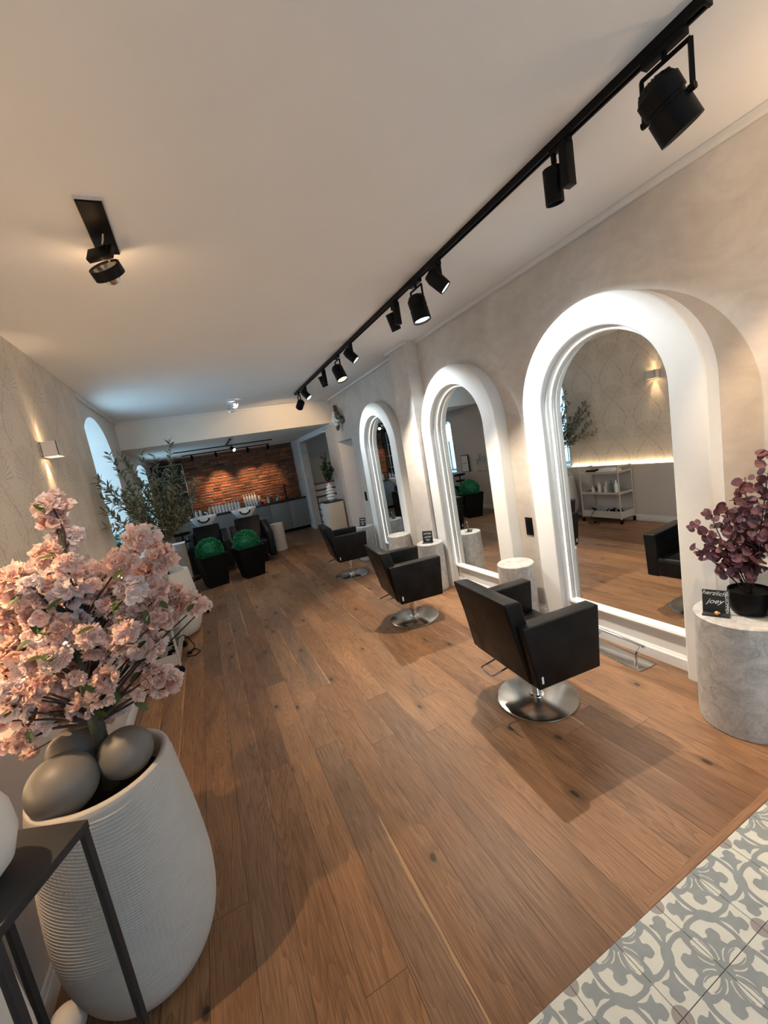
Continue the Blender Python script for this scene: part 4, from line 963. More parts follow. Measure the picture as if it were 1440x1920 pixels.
trunk = [(-0.512, 1.66, 0.706), (-0.505, 1.66, 0.90), (-0.50, 1.66, 1.08), (-0.492, 1.665, 1.20), (-0.482, 1.67, 1.30), (-0.485, 1.70, 1.42), (-0.475, 1.74, 1.56), (-0.475, 1.75, 1.70)]
mb = MB(); mb.tube([W(p) for p in trunk], [0.026, 0.024, 0.022, 0.018, 0.012, 0.006, 0.004, 0.003], 12); 
tt = mb.build('trunk', MT['trunk'], tree)
R = random.Random(2)
meshes = []
for k, mt in enumerate(('petal', 'petalpeach', 'petalpale', 'petal', 'petalpeach', 'petal')):
    me = blossom_mesh(20 + k); me.materials.append(MT[mt]); meshes.append(me)
def trunk_at(z):
    for a, b_ in zip(trunk, trunk[1:]):
        if a[2] <= z <= b_[2]:
            q = (z - a[2]) / (b_[2] - a[2]); return Vector(a).lerp(Vector(b_), q)
    return Vector(trunk[-1])
mb = MB(); ml = MB(); ml.recalc = False
for i, (x, y, z, r) in enumerate(CL):
    p = Vector((x, y, z)); zt = max(0.95, min(1.5, z - 0.10 - 0.45 * (p - trunk_at(z)).length)); b_ = trunk_at(zt)
    mid = b_.lerp(p, 0.5) + Vector((R.uniform(-.015, .015), R.uniform(-.015, .015), 0.015))
    mb.tube([W(b_), W(mid), W(p)], [0.0055, 0.0038, 0.002], 6)
    if i % 3 != 1 and z > 1.0:
        for k in range(1):
            q = p + Vector((R.uniform(-1, 1), R.uniform(-1, 0.2), R.uniform(-1, 0.6))).normalized() * r * 1.15
            leaf_quad(ml, W(q), Vector((R.uniform(-1, 1), R.uniform(-1, 0), R.uniform(-.8, .5))), Vector((0, -0.3, 1)), R.uniform(0.035, 0.052), 0.012, 0.2, 5)
mb.build('branches', MT['stem'], tree)
ml.build('leaves', MT['leaf'], tree, smooth=False)
for i, (x, y, z, r) in enumerate(CL):
    k = i % 6
    if x > -0.30 and z < 1.5: k = (1, 4, 0, 1, 2, 4)[i % 6]
    if i in (2, 3, 4, 5): k = 2
    o = bpy.data.objects.new('blossom_cluster', meshes[k]); COL.objects.link(o); o.parent = tree
    o.location = W((x, y, z)); s_ = r * 1.30; o.scale = (s_, s_, s_); o.rotation_euler = (R.uniform(-.6, .6), R.uniform(-.6, .6), R.uniform(0, 6.28))

# ================================================================ OLIVE TREE
ol = thing('olive_tree', 'olive tree with grey-green leaves standing in the smooth cream planter', 'tree', (-0.56, 5.30, 0.70))
O0 = Vector((-0.56, 5.30, 0.70)); R = random.Random(21)
tips = [(-0.21, 5.30, 2.27), (-0.82, 5.25, 2.20), (-0.74, 5.40, 2.19), (-0.52, 5.35, 2.17), (-0.40, 5.25, 2.12), (-0.93, 4.90, 1.90), (-0.92, 4.95, 1.96), (-0.22, 5.15, 1.98),
        (-0.02, 5.30, 1.77), (-0.17, 5.1, 1.40), (-0.93, 4.78, 1.45), (-0.93, 4.85, 1.62), (-0.93, 4.88, 1.76), (-0.10, 5.4, 1.60), (-0.28, 5.0, 1.75), (-0.35, 5.5, 1.95), (-0.62, 5.0, 2.0), (-0.68, 5.45, 1.85), (-0.15, 5.2, 1.86), (-0.45, 5.05, 1.85), (-0.3, 5.35, 1.6), (-0.75, 5.1, 1.75), (-0.55, 5.2, 1.75), (-0.22, 5.25, 1.68), (-0.60, 5.3, 1.6), (-0.33, 5.1, 1.55),
        (-0.25, 5.0, 1.48), (-0.72, 5.0, 1.55), (-0.8, 5.4, 1.5), (-0.48, 4.98, 1.62), (-0.12, 5.05, 1.52), (-0.38, 5.2, 1.42), (-0.66, 5.05, 1.42), (-0.08, 5.25, 1.66)]
mb = MB(); ml = MB(); ml.recalc = False
mb.tube([(0, 0, 0.0), (0.03, 0, 0.25), (0.06, 0, 0.48), (0.03, 0, 0.66)], [0.022, 0.019, 0.016, 0.010], 10)
mb.tube([(0.03, 0.03, 0.0), (0.09, 0.02, 0.25), (0.10, 0.0, 0.5), (0.16, 0, 0.68)], [0.018, 0.015, 0.013, 0.009], 10)
mb.build('trunk', MT['bark'], ol)
mb = MB()
for i, tpt in enumerate(tips):
    e = Vector(tpt) - O0; b_ = Vector((0.05, 0, R.uniform(0.38, 0.60))) if i % 2 else Vector((0.12, 0, R.uniform(0.42, 0.62)))
    c1 = b_.lerp(e, 0.45) + Vector((0, 0, -0.04)); pts = [b_, b_.lerp(c1, 0.55), c1, c1.lerp(e, 0.5) + Vector((R.uniform(-.02, .02), 0, 0.01)), e]
    mb.tube(pts, [0.007, 0.006, 0.0045, 0.0035, 0.002], 6)
    L = (e - b_).length; nl = int(L * 75)
    for k in range(nl):
        t_ = 0.34 + 0.66 * k / nl; s4 = t_ * 4; j = min(int(s4), 3); p = pts[j].lerp(pts[j + 1], s4 - j); d0 = (pts[j + 1] - pts[j]).normalized()
        sd = Vector((R.uniform(-1, 1), R.uniform(-1, 1), R.uniform(-1, 1))); sd = (sd - d0 * sd.dot(d0)).normalized()
        leaf_quad(ml, p, d0 * R.uniform(0.5, 1.1) + sd, Vector((R.uniform(-1, 1), R.uniform(-1, 1), 1)), R.uniform(0.055, 0.09), R.uniform(0.008, 0.012), 0.08)
    for m_ in range(2):     # side twigs
        t_ = R.uniform(0.45, 0.85); s4 = t_ * 4; j = min(int(s4), 3); p = pts[j].lerp(pts[j + 1], s4 - j); d0 = (e - b_).normalized()
        sd = Vector((R.uniform(-1, 1), R.uniform(-1, 1), R.uniform(-.3, .8))); q = p + (d0 + sd * 0.8).normalized() * R.uniform(0.08, 0.17)
        if q.x + O0.x < -0.95: continue
        mb.tube([p, q], [0.0028, 0.0015], 5)
        for k in range(11):
            leaf_quad(ml, p.lerp(q, (k + 1) / 11), (q - p).normalized() * 0.8 + Vector((R.uniform(-1, 1), R.uniform(-1, 1), R.uniform(-1, 1))) * 0.8, Vector((0, 0, 1)), R.uniform(0.05, 0.08), R.uniform(0.0075, 0.011), 0.08)
mb.build('branches', MT['bark'], ol); ml.build('foliage', MT['olive'], ol, smooth=False)

# ================================================================ PURPLE PLANT, SIGN, PEONY
t = thing('potted_eucalyptus', 'plant with round purple leaves in a black pot on the right marble drum', 'plant', (2.36, 1.075, 0.60))
mb = MB(); mb.lathe([(0.001, 0), (0.055, 0), (0.075, 0.012), (0.088, 0.045), (0.091, 0.085), (0.088, 0.125), (0.083, 0.125), (0.084, 0.11), (0.001, 0.105)], seg=48, cap=False); mb.build('pot', MT['black'], t, angle=50)
P0 = Vector((2.36, 1.075, 0.60)); R = random.Random(9)
etips = [(2.33, 0.96, 1.41), (2.33, 1.06, 1.30), (2.36, 1.10, 1.24), (2.30, 1.29, 1.06), (2.34, 1.23, 1.13), (2.28, 1.26, 0.93), (2.30, 1.02, 1.18), (2.35, 1.16, 1.15), (2.32, 0.95, 1.08), (2.40, 0.90, 1.22), (2.30, 1.14, 0.95), (2.30, 1.00, 0.93), (2.38, 0.98, 1.30), (2.42, 1.20, 1.05), (2.31, 1.20, 1.02)]
mb = MB(); ml = MB(); ml.recalc = False
def round_leaf(mb, c, n, r, R):
    n = n.normalized(); e1 = n.orthogonal().normalized(); e2 = n.cross(e1); a0 = R.uniform(0, 6); cv = mb.bm.verts.new(c); N = 9
    vs = []
    for k in range(N):
        a = a0 + 2 * PI * k / N; rr = r * (1.0 + 0.16 * math.cos(a - a0)) * (0.8 if k == 0 else 1)
        vs.append(mb.bm.verts.new(c + e1 * math.cos(a) * rr + e2 * math.sin(a) * rr * 0.82 + n * (0.22 * r * abs(math.sin(a - a0)))))
    for k in range(N): mb.bm.faces.new((cv, vs[k], vs[(k + 1) % N]))
for tp in etips:
    e = Vector(tp) - P0; b_ = Vector((R.uniform(-.012, .012), R.uniform(-.012, .012), 0.10)); c1 = b_.lerp(e, 0.5) + Vector((0, 0, 0.03)) * R.uniform(-1, 1)
    mb.tube([b_, c1, e], [0.0035, 0.0028, 0.0015], 6); n = int((e - b_).length * 34)
    for k in range(n):
        q = 0.30 + 0.70 * (k + 0.5) / n; p = b_.lerp(c1, q * 2) if q < 0.5 else c1.lerp(e, q * 2 - 1)
        for s_ in (-1, 1):
            off = Vector((R.uniform(-1, 1), R.uniform(-1, 1), R.uniform(-.6, .6))).normalized(); rr = R.uniform(0.016, 0.027)
            mb.tube([p, p + off * rr * 0.6], 0.001, 4)
            round_leaf(ml, p + off * rr * 1.3, Vector((R.uniform(-1, .2), R.uniform(-1, 0.4), R.uniform(-.2, 1.2))), rr, R)
mb.build('stems', MT['stem'], t); ml.build('foliage', MT['euca'], t, smooth=False)
mb = MB(); mb.lathe([(0.001, 0.106), (0.083, 0.106)], seg=30, cap=False); mb.build('soil', MT['soil'], t)
# white peony in glass vase at the right edge
t = thing('glass_vase', 'glass vase with a white peony beside the purple plant, cut off by the right edge', 'vase', (2.33, 0.955, 0.60))
mb = MB(); mb.lathe([(0.001, 0), (0.03, 0), (0.038, 0.03), (0.036, 0.10), (0.024, 0.15), (0.028, 0.17), (0.025, 0.17), (0.021, 0.15), (0.033, 0.10), (0.034, 0.03), (0.001, 0.01)], seg=28, cap=False); mb.build('body', MT['clear'], t)
mb = MB(); mb.tube([(0, 0, 0.02), (0, 0, 0.2), (0, 0.0, 0.27)], 0.003, 6); mb.build('stem', MT['leaf'], t)
mb = MB(); lay = mb.bm.verts.layers.float.new('tip')
for k in range(70):
    zc = R.uniform(-0.5, 1); a = R.uniform(0, 6.28); q = math.sqrt(1 - zc * zc); d = Vector((q * math.cos(a), q * math.sin(a), zc))
    petal_patch(mb, lay, Vector((0, 0, 0.29)) + d * 0.012, d, Vector((0, 0, 1)), R.uniform(0.035, 0.055), 0.022, 0.3, 0.2, R)
mb.recalc = False; mb.build('flower', MT['petalwhite'], t, angle=180)
# small black signs
def sign(label, loc, rz, lines, w=0.11, h=0.125, extra=None):
    t = thing('tabletop_sign', label, 'sign', loc, rz, 'small black signs on the marble drums')
    # board faces local -x, leaning back slightly
    mb = MB(); mb.box(-0.04, 0.02, -w / 2, w / 2, 0, 0.008, 0.001); mb.build('foot', MT['chalk'], t)
    tilt = Matrix.Rotation(math.radians(8), 4, 'Y')
    mb = MB(); mb.box(-0.003, 0.003, -w / 2, w / 2, 0.006, h, 0.0005, mat=tilt); mb.build('board', MT['chalk'], t)
    for (s, size, u, v, rot, shear, sx) in lines:
        # text x -> local -y, text y -> local z, normal -> -x
        B = Matrix(((0, 0, -1, -0.0036), (-1, 0, 0, 0), (0, 1, 0, 0), (0, 0, 0, 1)))
        text('lettering', s, size, MT['ink'], t, tilt @ B @ Matrix.Translation((u, v, 0)) @ Matrix.Rotation(rot, 4, 'Z'), shear=shear, sx=sx)
    return t
t = sign('black sign with white lettering and an orange berry, in front of the purple plant', (2.245, 1.168, 0.60), math.radians(22),
     [('herzlich', 0.030, -0.008, 0.108, -0.06, 0.35, 1.0), ('joey', 0.036, -0.006, 0.066, 0.0, 0.5, 1.05), ('WILLKOMMEN', 0.0205, 0.044, 0.066, -PI / 2, 0.0, 0.85)])
mb = MB(); mb.sphere((-0.03, -0.005, 0.018), 0.010, 16); mb.sphere((-0.018, -0.012, 0.014), 0.006, 12); mb.build('berry', MT['orange'], t)
s2 = [('NATURE', 0.024, 0.0, 0.108, 0, 0, 1.0), ('schöne', 0.030, 0.0, 0.070, 0.05, 0.5, 1.0), ('Tage', 0.030, -0.004, 0.036, 0.05, 0.5, 1.0)]
sign('small black sign with white lettering on the drum left of the middle mirror', (2.29, 4.17, 0.57), math.radians(40), s2, 0.125, 0.14)
sign('small black sign with white lettering on the drum left of the farthest mirror', (2.30, 6.34, 0.57), math.radians(30), s2, 0.125, 0.14)
# sockets
def socket(label, y, z, n):
    t = thing('wall_socket', label, 'socket', (XR, y, z), 0, 'black wall sockets beside the mirrors')
    mb = MB(); mb.box(-0.01, 0.0, -0.041, 0.041, -0.041 * n, 0.041 * n, 0.003); mb.build('cover_plate', MT['black'], t)
    for k in range(n):
        zc = (k - (n - 1) / 2) * 0.071
        mb = MB(); mb.lathe([(0.024, 0.0), (0.024, 0.004), (0.020, 0.004), (0.019, 0.001), (0.001, 0.001)], seg=20, cap=False, mat=Matrix.Translation((-0.010, 0, zc)) @ Matrix.Rotation(-PI / 2, 4, 'Y')); mb.build('insert', MT['black'], t)
socket('black double wall socket between the nearest and middle mirrors', 2.80, 0.83, 2)
socket('black wall socket between the farthest mirror and the niche', 6.72, 1.01, 2)

# wall ornament
t = thing('wall_ornament', 'sculptural metal ornament hanging high on the wall above the doorway niche', 'ornament', (XR, 7.28, 2.5))
mb = MB(); R = random.Random(5); mb.tube([(0, 0, 0), (-0.09, 0, 0)], 0.01, 8); mb.tube([(-0.05, 0.06, 0.16), (-0.06, 0, -0.19)], 0.008, 8)
for (y, z, r, a) in ((0.10, 0.17, 0.05, 0), (0.06, 0.10, 0.05, 1), (-0.09, 0.03, 0.07, 2), (-0.12, -0.07, 0.06, 0), (0.12, -0.02, 0.05, 1), (0.0, -0.19, 0.045, 2), (0.05, 0.02, 0.06, 1), (0.15, 0.21, 0.03, 0)):
    mb.lathe([(0.001, 0.0), (r, 0.004), (r * 1.02, 0.012), (r * 0.8, 0.022), (0.001, 0.03)], seg=18, cap=False, mat=Matrix.Translation((-0.035 - 0.03 * a, y * 1.15, z)) @ Matrix.Rotation(math.radians(30), 4, 'Z') @ Matrix.Rotation(-PI / 2, 4, 'Y') @ Matrix.Diagonal((1.25, 0.85, 1, 1)))
mb.build('dark_plates', MT['bronze'], t)
mb = MB()
for (y, z, r) in ((0.02, -0.03, 0.085), (0.03, 0.05, 0.06), (0.0, -0.12, 0.05)):
    mb.lathe([(0.001, 0.0), (r, 0.004), (r * 1.02, 0.012), (r * 0.8, 0.022), (0.001, 0.03)], seg=18, cap=False, mat=Matrix.Translation((-0.11, y, z)) @ Matrix.Rotation(math.radians(30), 4, 'Z') @ Matrix.Rotation(-PI / 2, 4, 'Y'))
mb.build('pale_plates', MT['silver'], t)

# ================================================================ TROLLEY
t = thing('trolley', 'beige metal three-tier trolley on casters before the left wall panel', 'trolley', (-0.685, 4.52, 0))
X, Y = 0.155, 0.34
mb = MB()
for sx in (-1, 1):
    for sy in (-1, 1): mb.tube([(sx * X, sy * Y, 0.07), (sx * X, sy * Y, 0.90)], 0.011, 10)
    
for sy in (-1, 1): mb.tube([(-X, sy * Y, 0.90), (X, sy * Y, 0.90)], 0.010, 10)
mb.build('frame', MT['taupe'], t)
for z_, hgt, nm in ((0.09, 0.11, 'bottom_tray'), (0.47, 0.035, 'middle_tray'), (0.80, 0.035, 'top_tray')):
    mb = MB(); mb.box(-X, X, -Y, Y, z_, z_ + 0.006)
    mb.box(-X - 0.003, -X, -Y, Y, z_, z_ + hgt); mb.box(X, X + 0.003, -Y, Y, z_, z_ + hgt); mb.box(-X, X, -Y - 0.003, -Y, z_, z_ + hgt); mb.box(-X, X, Y, Y + 0.003, z_, z_ + hgt)
    mb.build(nm, MT['taupe'], t, smooth=False)
for sx in (-1, 1):
    for sy in (-1, 1):
        mb = MB(); mb.lathe([(0.012, -0.012), (0.03, -0.011), (0.032, 0), (0.03, 0.011), (0.012, 0.012)], seg=20, mat=Matrix.Translation((sx * X, sy * Y, 0.032)) @ Matrix.Rotation(PI / 2, 4, 'X')); mb.box(sx * X - 0.012, sx * X + 0.012, sy * Y - 0.018, sy * Y + 0.018, 0.05, 0.075, 0.004)
        mb.build('caster', MT['black'], t)
R = random.Random(6)
spots = [(-0.05, 0.02, 0.17, 'bottle'), (0.02, 0.09, 0.15, 'bottle'), (-0.04, 0.15, 0.16, 'cream'), (0.04, 0.20, 0.10, 'bottle'), (-0.06, -0.06, 0.19, 'teal'), (0.03, -0.02, 0.13, 'silver'), (0.02, -0.12, 0.18, 'teal'), (-0.05, -0.17, 0.19, 'teal'), (0.05, -0.22, 0.20, 'bottle'), (-0.08, 0.24, 0.09, 'brownb')]
words = ['white bottle at the centre', 'white bottle left of centre', 'cream bottle', 'short white jar', 'dark teal bottle behind the centre', 'silver can', 'dark teal bottle right of centre', 'dark teal bottle at the right rear', 'white bottle at the near end', 'small amber bottle at the far end']
for (x, y, h, mm), wd in zip(spots, words):
    mb = MB(); r = 0.024; mb.lathe([(0.001, 0), (r, 0), (r, h * 0.72), (r * 0.5, h * 0.8), (r * 0.45, h), (0.001, h)], seg=16, cap=False)
    o = mb.build('bottle', MT[mm], loc=(-0.685 + x, 4.52 + y, 0.477), angle=40); tag(o, wd + ' on the trolley middle tray', 'bottle', 'bottles on the trolley')
mb = MB()
for k in range(16):
    p = Vector((R.uniform(-.11, .11), R.uniform(-.28, .28), R.uniform(0.012, 0.07))); d = Vector((R.uniform(-1, 1), R.uniform(-1, 1), R.uniform(-.1, .25))).normalized() * R.uniform(0.04, 0.09)
    q = p + d; q.x = max(-.13, min(.13, q.x)); mb.tube([p, q], [R.uniform(0.012, 0.022), R.uniform(0.008, 0.02)], 10)
o = mb.build('hair_tools', MT['black'], loc=(-0.685, 4.52, 0.096)); tag(o, 'tangle of black hair tools lying in the trolley bottom tray', 'hair tools', kind='stuff')
mb = MB(); mb.box(-0.12, 0.10, -0.20, 0.10, 0, 0.035, 0.015); mb.box(-0.10, 0.08, -0.17, 0.06, 0.033, 0.06, 0.012); o = mb.build('towel', MT['towel'], loc=(-0.685, 4.50, 0.806)); tag(o, 'folded white towel on the top tray of the trolley', 'towel')
mb = MB(); mb.box(-0.08, 0.08, -0.06, 0.06, 0, 0.05, 0.012); o = mb.build('pouch', MT['leather'], loc=(-0.685, 4.74, 0.806)); tag(o, 'black pouch beside the towel on the trolley top tray', 'pouch')
mb = MB(); mb.tube([(-0.55, 4.60, 0.19), (-0.50, 4.60, 0.22), (-0.46, 4.62, 0.18), (-0.42, 4.66, 0.06), (-0.43, 4.70, 0.010), (-0.50, 4.62, 0.007), (-0.49, 4.52, 0.007), (-0.42, 4.50, 0.007), (-0.37, 4.58, 0.007), (-0.42, 4.68, 0.012), (-0.46, 4.60, 0.02)], 0.005, 6)
mb.box(-0.49, -0.45, 4.58, 4.62, 0.006, 0.03, 0.006)
o = mb.build('power_cord', MT['black']); tag(o, 'black power cord hanging from the trolley onto the floor', 'cord')
# rolling stool behind the olive planter
t = thing('rolling_stool', 'black stool on casters half hidden behind the olive tree planter', 'stool', (-0.50, 5.98, 0))
mb = MB(); mb.lathe([(0.001, 0.44), (0.15, 0.44), (0.165, 0.455), (0.165, 0.485), (0.15, 0.50), (0.001, 0.505)], seg=36, cap=False); mb.build('seat', MT['leather'], t)
mb = MB(); mb.lathe([(0.022, 0.09), (0.022, 0.44)], seg=16)
for k in range(5):
    a = 2 * PI * k / 5 - 0.35; mb.tube([(0, 0, 0.10), (0.24 * math.cos(a), 0.24 * math.sin(a), 0.07)], [0.018, 0.012], 8)
mb.build('base', MT['chrome'], t)
for k in range(5):
    a = 2 * PI * k / 5 - 0.35
    mb = MB(); mb.lathe([(0.012, -0.014), (0.028, -0.012), (0.03, 0), (0.028, 0.012), (0.012, 0.014)], seg=18, mat=Matrix.Translation((0.24 * math.cos(a), 0.24 * math.sin(a), 0.03)) @ Matrix.Rotation(a, 4, 'Z') @ Matrix.Rotation(PI / 2, 4, 'X')); mb.build('caster', MT['black'], t)
# black tool tray on a stand
t = thing('tool_tray', 'black oval tool tray on a stand left of the wash chairs', 'tray', (-0.50, 8.25, 0))
mb = MB(); mb.lathe([(0.001, 0.86), (0.13, 0.86), (0.15, 0.88), (0.15, 0.90), (0.14, 0.90), (0.12, 0.87), (0.001, 0.868)], seg=32, cap=False, mat=Matrix.Diagonal((1.0, 0.75, 1, 1))); mb.build('tray', MT['black'], t)
mb = MB(); mb.lathe([(0.001, 0.72), (0.11, 0.72), (0.125, 0.74), (0.12, 0.76), (0.001, 0.73)], seg=32, cap=False, mat=Matrix.Diagonal((1.0, 0.75, 1, 1))); mb.build('lower_tray', MT['black'], t)
mb = MB(); mb.lathe([(0.015, 0.02), (0.015, 0.87)], seg=12); mb.lathe([(0.14, 0), (0.14, 0.012), (0.02, 0.03)], seg=28); mb.build('stand', MT['black'], t)

# ledge things seen in the mirrors and through the olive tree
def sprig(mb, ml, n, spread, h, R, L=0.05, Wd=0.02, k=14):
    for i in range(n):
        a = R.uniform(0, 2 * PI); s_ = R.uniform(0.2, 1) * spread; e = Vector((s_ * math.cos(a), s_ * math.sin(a), h * R.uniform(0.6, 1.0))); m_ = e * 0.5 + Vector((0, 0, h * 0.15)); b_ = Vector((0, 0, 0.10))
        mb.tube([b_, m_, e], 0.002, 5)
        for q in range(k):
            p = b_.lerp(m_, 0.3 + q / k) if q < k * 0.5 else m_.lerp(e, (q - k * 0.5) / (k * 0.5))
            leaf_quad(ml, p, Vector((R.uniform(-1, 1), R.uniform(-1, 1), R.uniform(-.5, .8))), Vector((0, 0, 1)), L, Wd)
for (lab, x, y, sc_, seed) in (('leafy grey-green plant in a white pot on the first window sill', -1.22, 6.62, 1.0, 1), ('small trailing plant in a white pot on the first window sill, nearer', -1.25, 5.95, 0.8, 2)):
    t = thing('potted_plant', lab, 'plant', (x, y, 0.885), 0, 'plants on the window sill')
    mb = MB(); mb.lathe([(0.001, 0), (0.05 * sc_, 0), (0.065 * sc_, 0.11), (0.06 * sc_, 0.11), (0.001, 0.10)], seg=24, cap=False); mb.build('pot', MT['ceramic'], t, angle=50)
    mb = MB(); ml = MB(); ml.recalc = False; sprig(mb, ml, 16, 0.19 * sc_, 0.42 * sc_, random.Random(seed)); mb.build('stems', MT['stem'], t); ml.build('foliage', MT['ivy'], t, smooth=False)
t = thing('picture_frame', 'small framed print with black frame standing on the ledge beyond the second window', 'picture', (-0.985, 8.62, 0.881))
mb = MB(); mb.box(0, 0.02, -0.15, 0.15, 0, 0.43, 0.002); mb.build('frame', MT['black'], t)
mb = MB(); mb.box(0.02, 0.021, -0.135, 0.135, 0.015, 0.415); mb.build('print', MT['ink'], t, smooth=False)
B = Matrix(((0, 0, 1, 0.0215), (1, 0, 0, 0), (0, 1, 0, 0), (0, 0, 0, 1)))
text('lettering', 'SALON', 0.045, MT['chalk'], t, B @ Matrix.Translation((0, 0.22, 0)))
for i, (y, h, w_) in enumerate(((7.82, 0.36, 0.05), (7.95, 0.44, 0.045), (8.06, 0.30, 0.05))):
    t = thing('candle_holder', ['tallest clear', 'short clear', 'middle-sized clear'][(1, 0, 2)[i]] + ' glass candle holder on the ledge near the picture', 'candle holder', (-0.94, y, 0.881), 0, 'glass candle holders on the ledge')
    mb = MB(); mb.lathe([(0.04, 0), (0.042, 0.01), (0.008, 0.03), (0.008, h * 0.5), (w_ * 0.7, h * 0.6), (w_ * 0.7, h), (w_ * 0.6, h), (0.006, h * 0.62)], seg=20, cap=False); mb.build('glass', MT['clear'], t)
t = thing('desk_sign', 'small black sign on a stalk standing on the second window sill', 'sign', (-1.10, 9.10, 0.885))
mb = MB(); mb.lathe([(0.05, 0), (0.05, 0.01), (0.006, 0.015), (0.006, 0.2)], seg=16); mb.build('stand', MT['black'], t); mb = MB(); mb.box(-0.006, 0.006, -0.09, 0.09, 0.2, 0.36); mb.build('board', MT['black'], t)

# ================================================================ LAMPS
# track rail
t = thing('lighting_track', 'long black lighting track on the ceiling above the styling chairs', 'lighting track', (1.72, 0.83, CZ))
mb = MB()
mb.prism([(-0.018, -0.034), (-0.018, 0.0), (0.018, 0.0), (0.018, -0.034), (0.008, -0.034), (0.008, -0.012), (-0.008, -0.012), (-0.008, -0.034)], 'y', 0.0, 5.98)
mb.build('rail', MT['black'], t)
for y0, y1 in ((-0.012, 0.0), (5.98, 5.995)):
    mb = MB(); mb.box(-0.019, 0.019, y0, y1, -0.036, 0.0, 0.001); mb.build('end_cap', MT['black'], t)
ZT = CZ - 0.034
def headmat(aim):
    d = Vector(aim).normalized(); q = d.to_track_quat('-Z', 'Y'); return q.to_matrix().to_4x4()
def light_from(t, local, aimdir, energy, col, angle, blend=0.5, size=0.014):
    if energy <= 0: return None
    d = bpy.data.lights.new('lamp_light', 'SPOT'); d.energy = energy; d.color = col; d.spot_size = math.radians(angle); d.spot_blend = blend; d.shadow_soft_size = size
    o = bpy.data.objects.new('lamp_light', d); COL.objects.link(o); o.parent = t; o.location = local
    o.rotation_euler = Vector(aimdir).to_track_quat('-Z', 'Y').to_euler(); return o
def lamp_yoke(label, y, aim, lens, energy, col, angle, r=0.066, L=0.19, yaw=0.0):
    t = thing('track_spotlight', label, 'spotlight', (1.72, y, ZT), 0, 'black spotlights on the track')
    mb = MB(); mb.box(-0.016, 0.016, -0.07, 0.07, -0.022, 0.016, 0.002); mb.lathe([(0.009, -0.045), (0.009, -0.02)], seg=12); mb.build('adapter', MT['black'], t)
    zp = -0.185; w = r + 0.014; rot = Matrix.Rotation(yaw, 4, 'Z')
    mb = MB()
    def bar(a, b_, wd=0.009):
        a = rot @ Vector(a); b_ = rot @ Vector(b_); mb.tube([a, b_], wd, 4)
    bar((0, -w, -0.045), (0, w, -0.045)); bar((0, -w, -0.045), (0, -w, zp - 0.01)); bar((0, w, -0.045), (0, w, zp - 0.01))
    mb.build('yoke', MT['black'], t)
    H = Matrix.Translation((0, 0, zp)) @ headmat(aim)
    mb = MB(); mb.lathe([(0.001, L * 0.50), (r * 0.55, L * 0.50), (r * 0.80, L * 0.44), (r * 0.92, L * 0.36), (r, L * 0.34), (r, 0.012), (r * 0.90, 0.010), (r * 0.90, -0.004), (r, -0.006), (r * 1.02, -L * 0.5), (r * 0.93, -L * 0.5), (r * 0.85, -L * 0.40)], seg=40, cap=False, mat=H)
    for k in range(10):
        a = 2 * PI * k / 10; c_, s_ = math.cos(a), math.sin(a)
        mb.tube([H @ Vector((r * 0.25 * c_, r * 0.25 * s_, L * 0.52)), H @ Vector((r * 0.80 * c_, r * 0.80 * s_, L * 0.45))], 0.003, 4)
    for s_ in (-1, 1): mb.lathe([(0.012, 0), (0.012, 0.02)], seg=14, mat=Matrix.Translation(rot @ Vector((0, s_ * (r + 0.012) - (0.01 if s_ > 0 else -0.01) , zp))) @ rot @ Matrix.Rotation(-s_ * PI / 2, 4, 'X'))
    mb.build('lamp_head', MT['black'], t)
    mb = MB(); mb.lathe([(0.001, -L * 0.42), (r * 0.86, -L * 0.42)], seg=32, cap=False, mat=H); mb.build('lens', MT[lens], t)
    d = Vector(aim).normalized()
    light_from(t, Vector((0, 0, zp)) + d * (L * 0.5 + 0.012), d, energy, col, angle)
    return t
def lamp_box(label, y, aim, lens, energy, col, angle):
    t = thing('track_spotlight', label, 'spotlight', (1.72, y, ZT), 0, 'black spotlights on the track')
    mb = MB(); mb.box(-0.015, 0.015, -0.06, 0.04, -0.018, 0.016, 0.002); mb.lathe([(0.012, -0.05), (0.012, -0.018)], seg=12, mat=Matrix.Translation((0, 0.03, 0))); mb.build('adapter', MT['black'], t)
    mb = MB(); mb.box(-0.024, 0.024, -0.055, -0.015, -0.185, -0.012, 0.003); mb.build('driver_box', MT['black'], t)
    H = Matrix.Translation((0, 0.045, -0.135)) @ headmat(aim)
    mb = MB(); mb.lathe([(0.001, 0.07), (0.038, 0.07), (0.040, 0.068), (0.040, -0.07), (0.036, -0.07), (0.034, -0.05)], seg=32, cap=False, mat=H); mb.box(-0.006, 0.006, -0.02, 0.01, -0.14, -0.125); mb.build('lamp_head', MT['black'], t)
    mb = MB(); mb.lathe([(0.001, -0.052), (0.034, -0.052)], seg=24, cap=False, mat=H); mb.build('lens', MT[lens], t)
    d = Vector(aim).normalized(); light_from(t, Vector((0, 0.045, -0.135)) + d * 0.08, d, energy, col, angle, size=0.012); return t
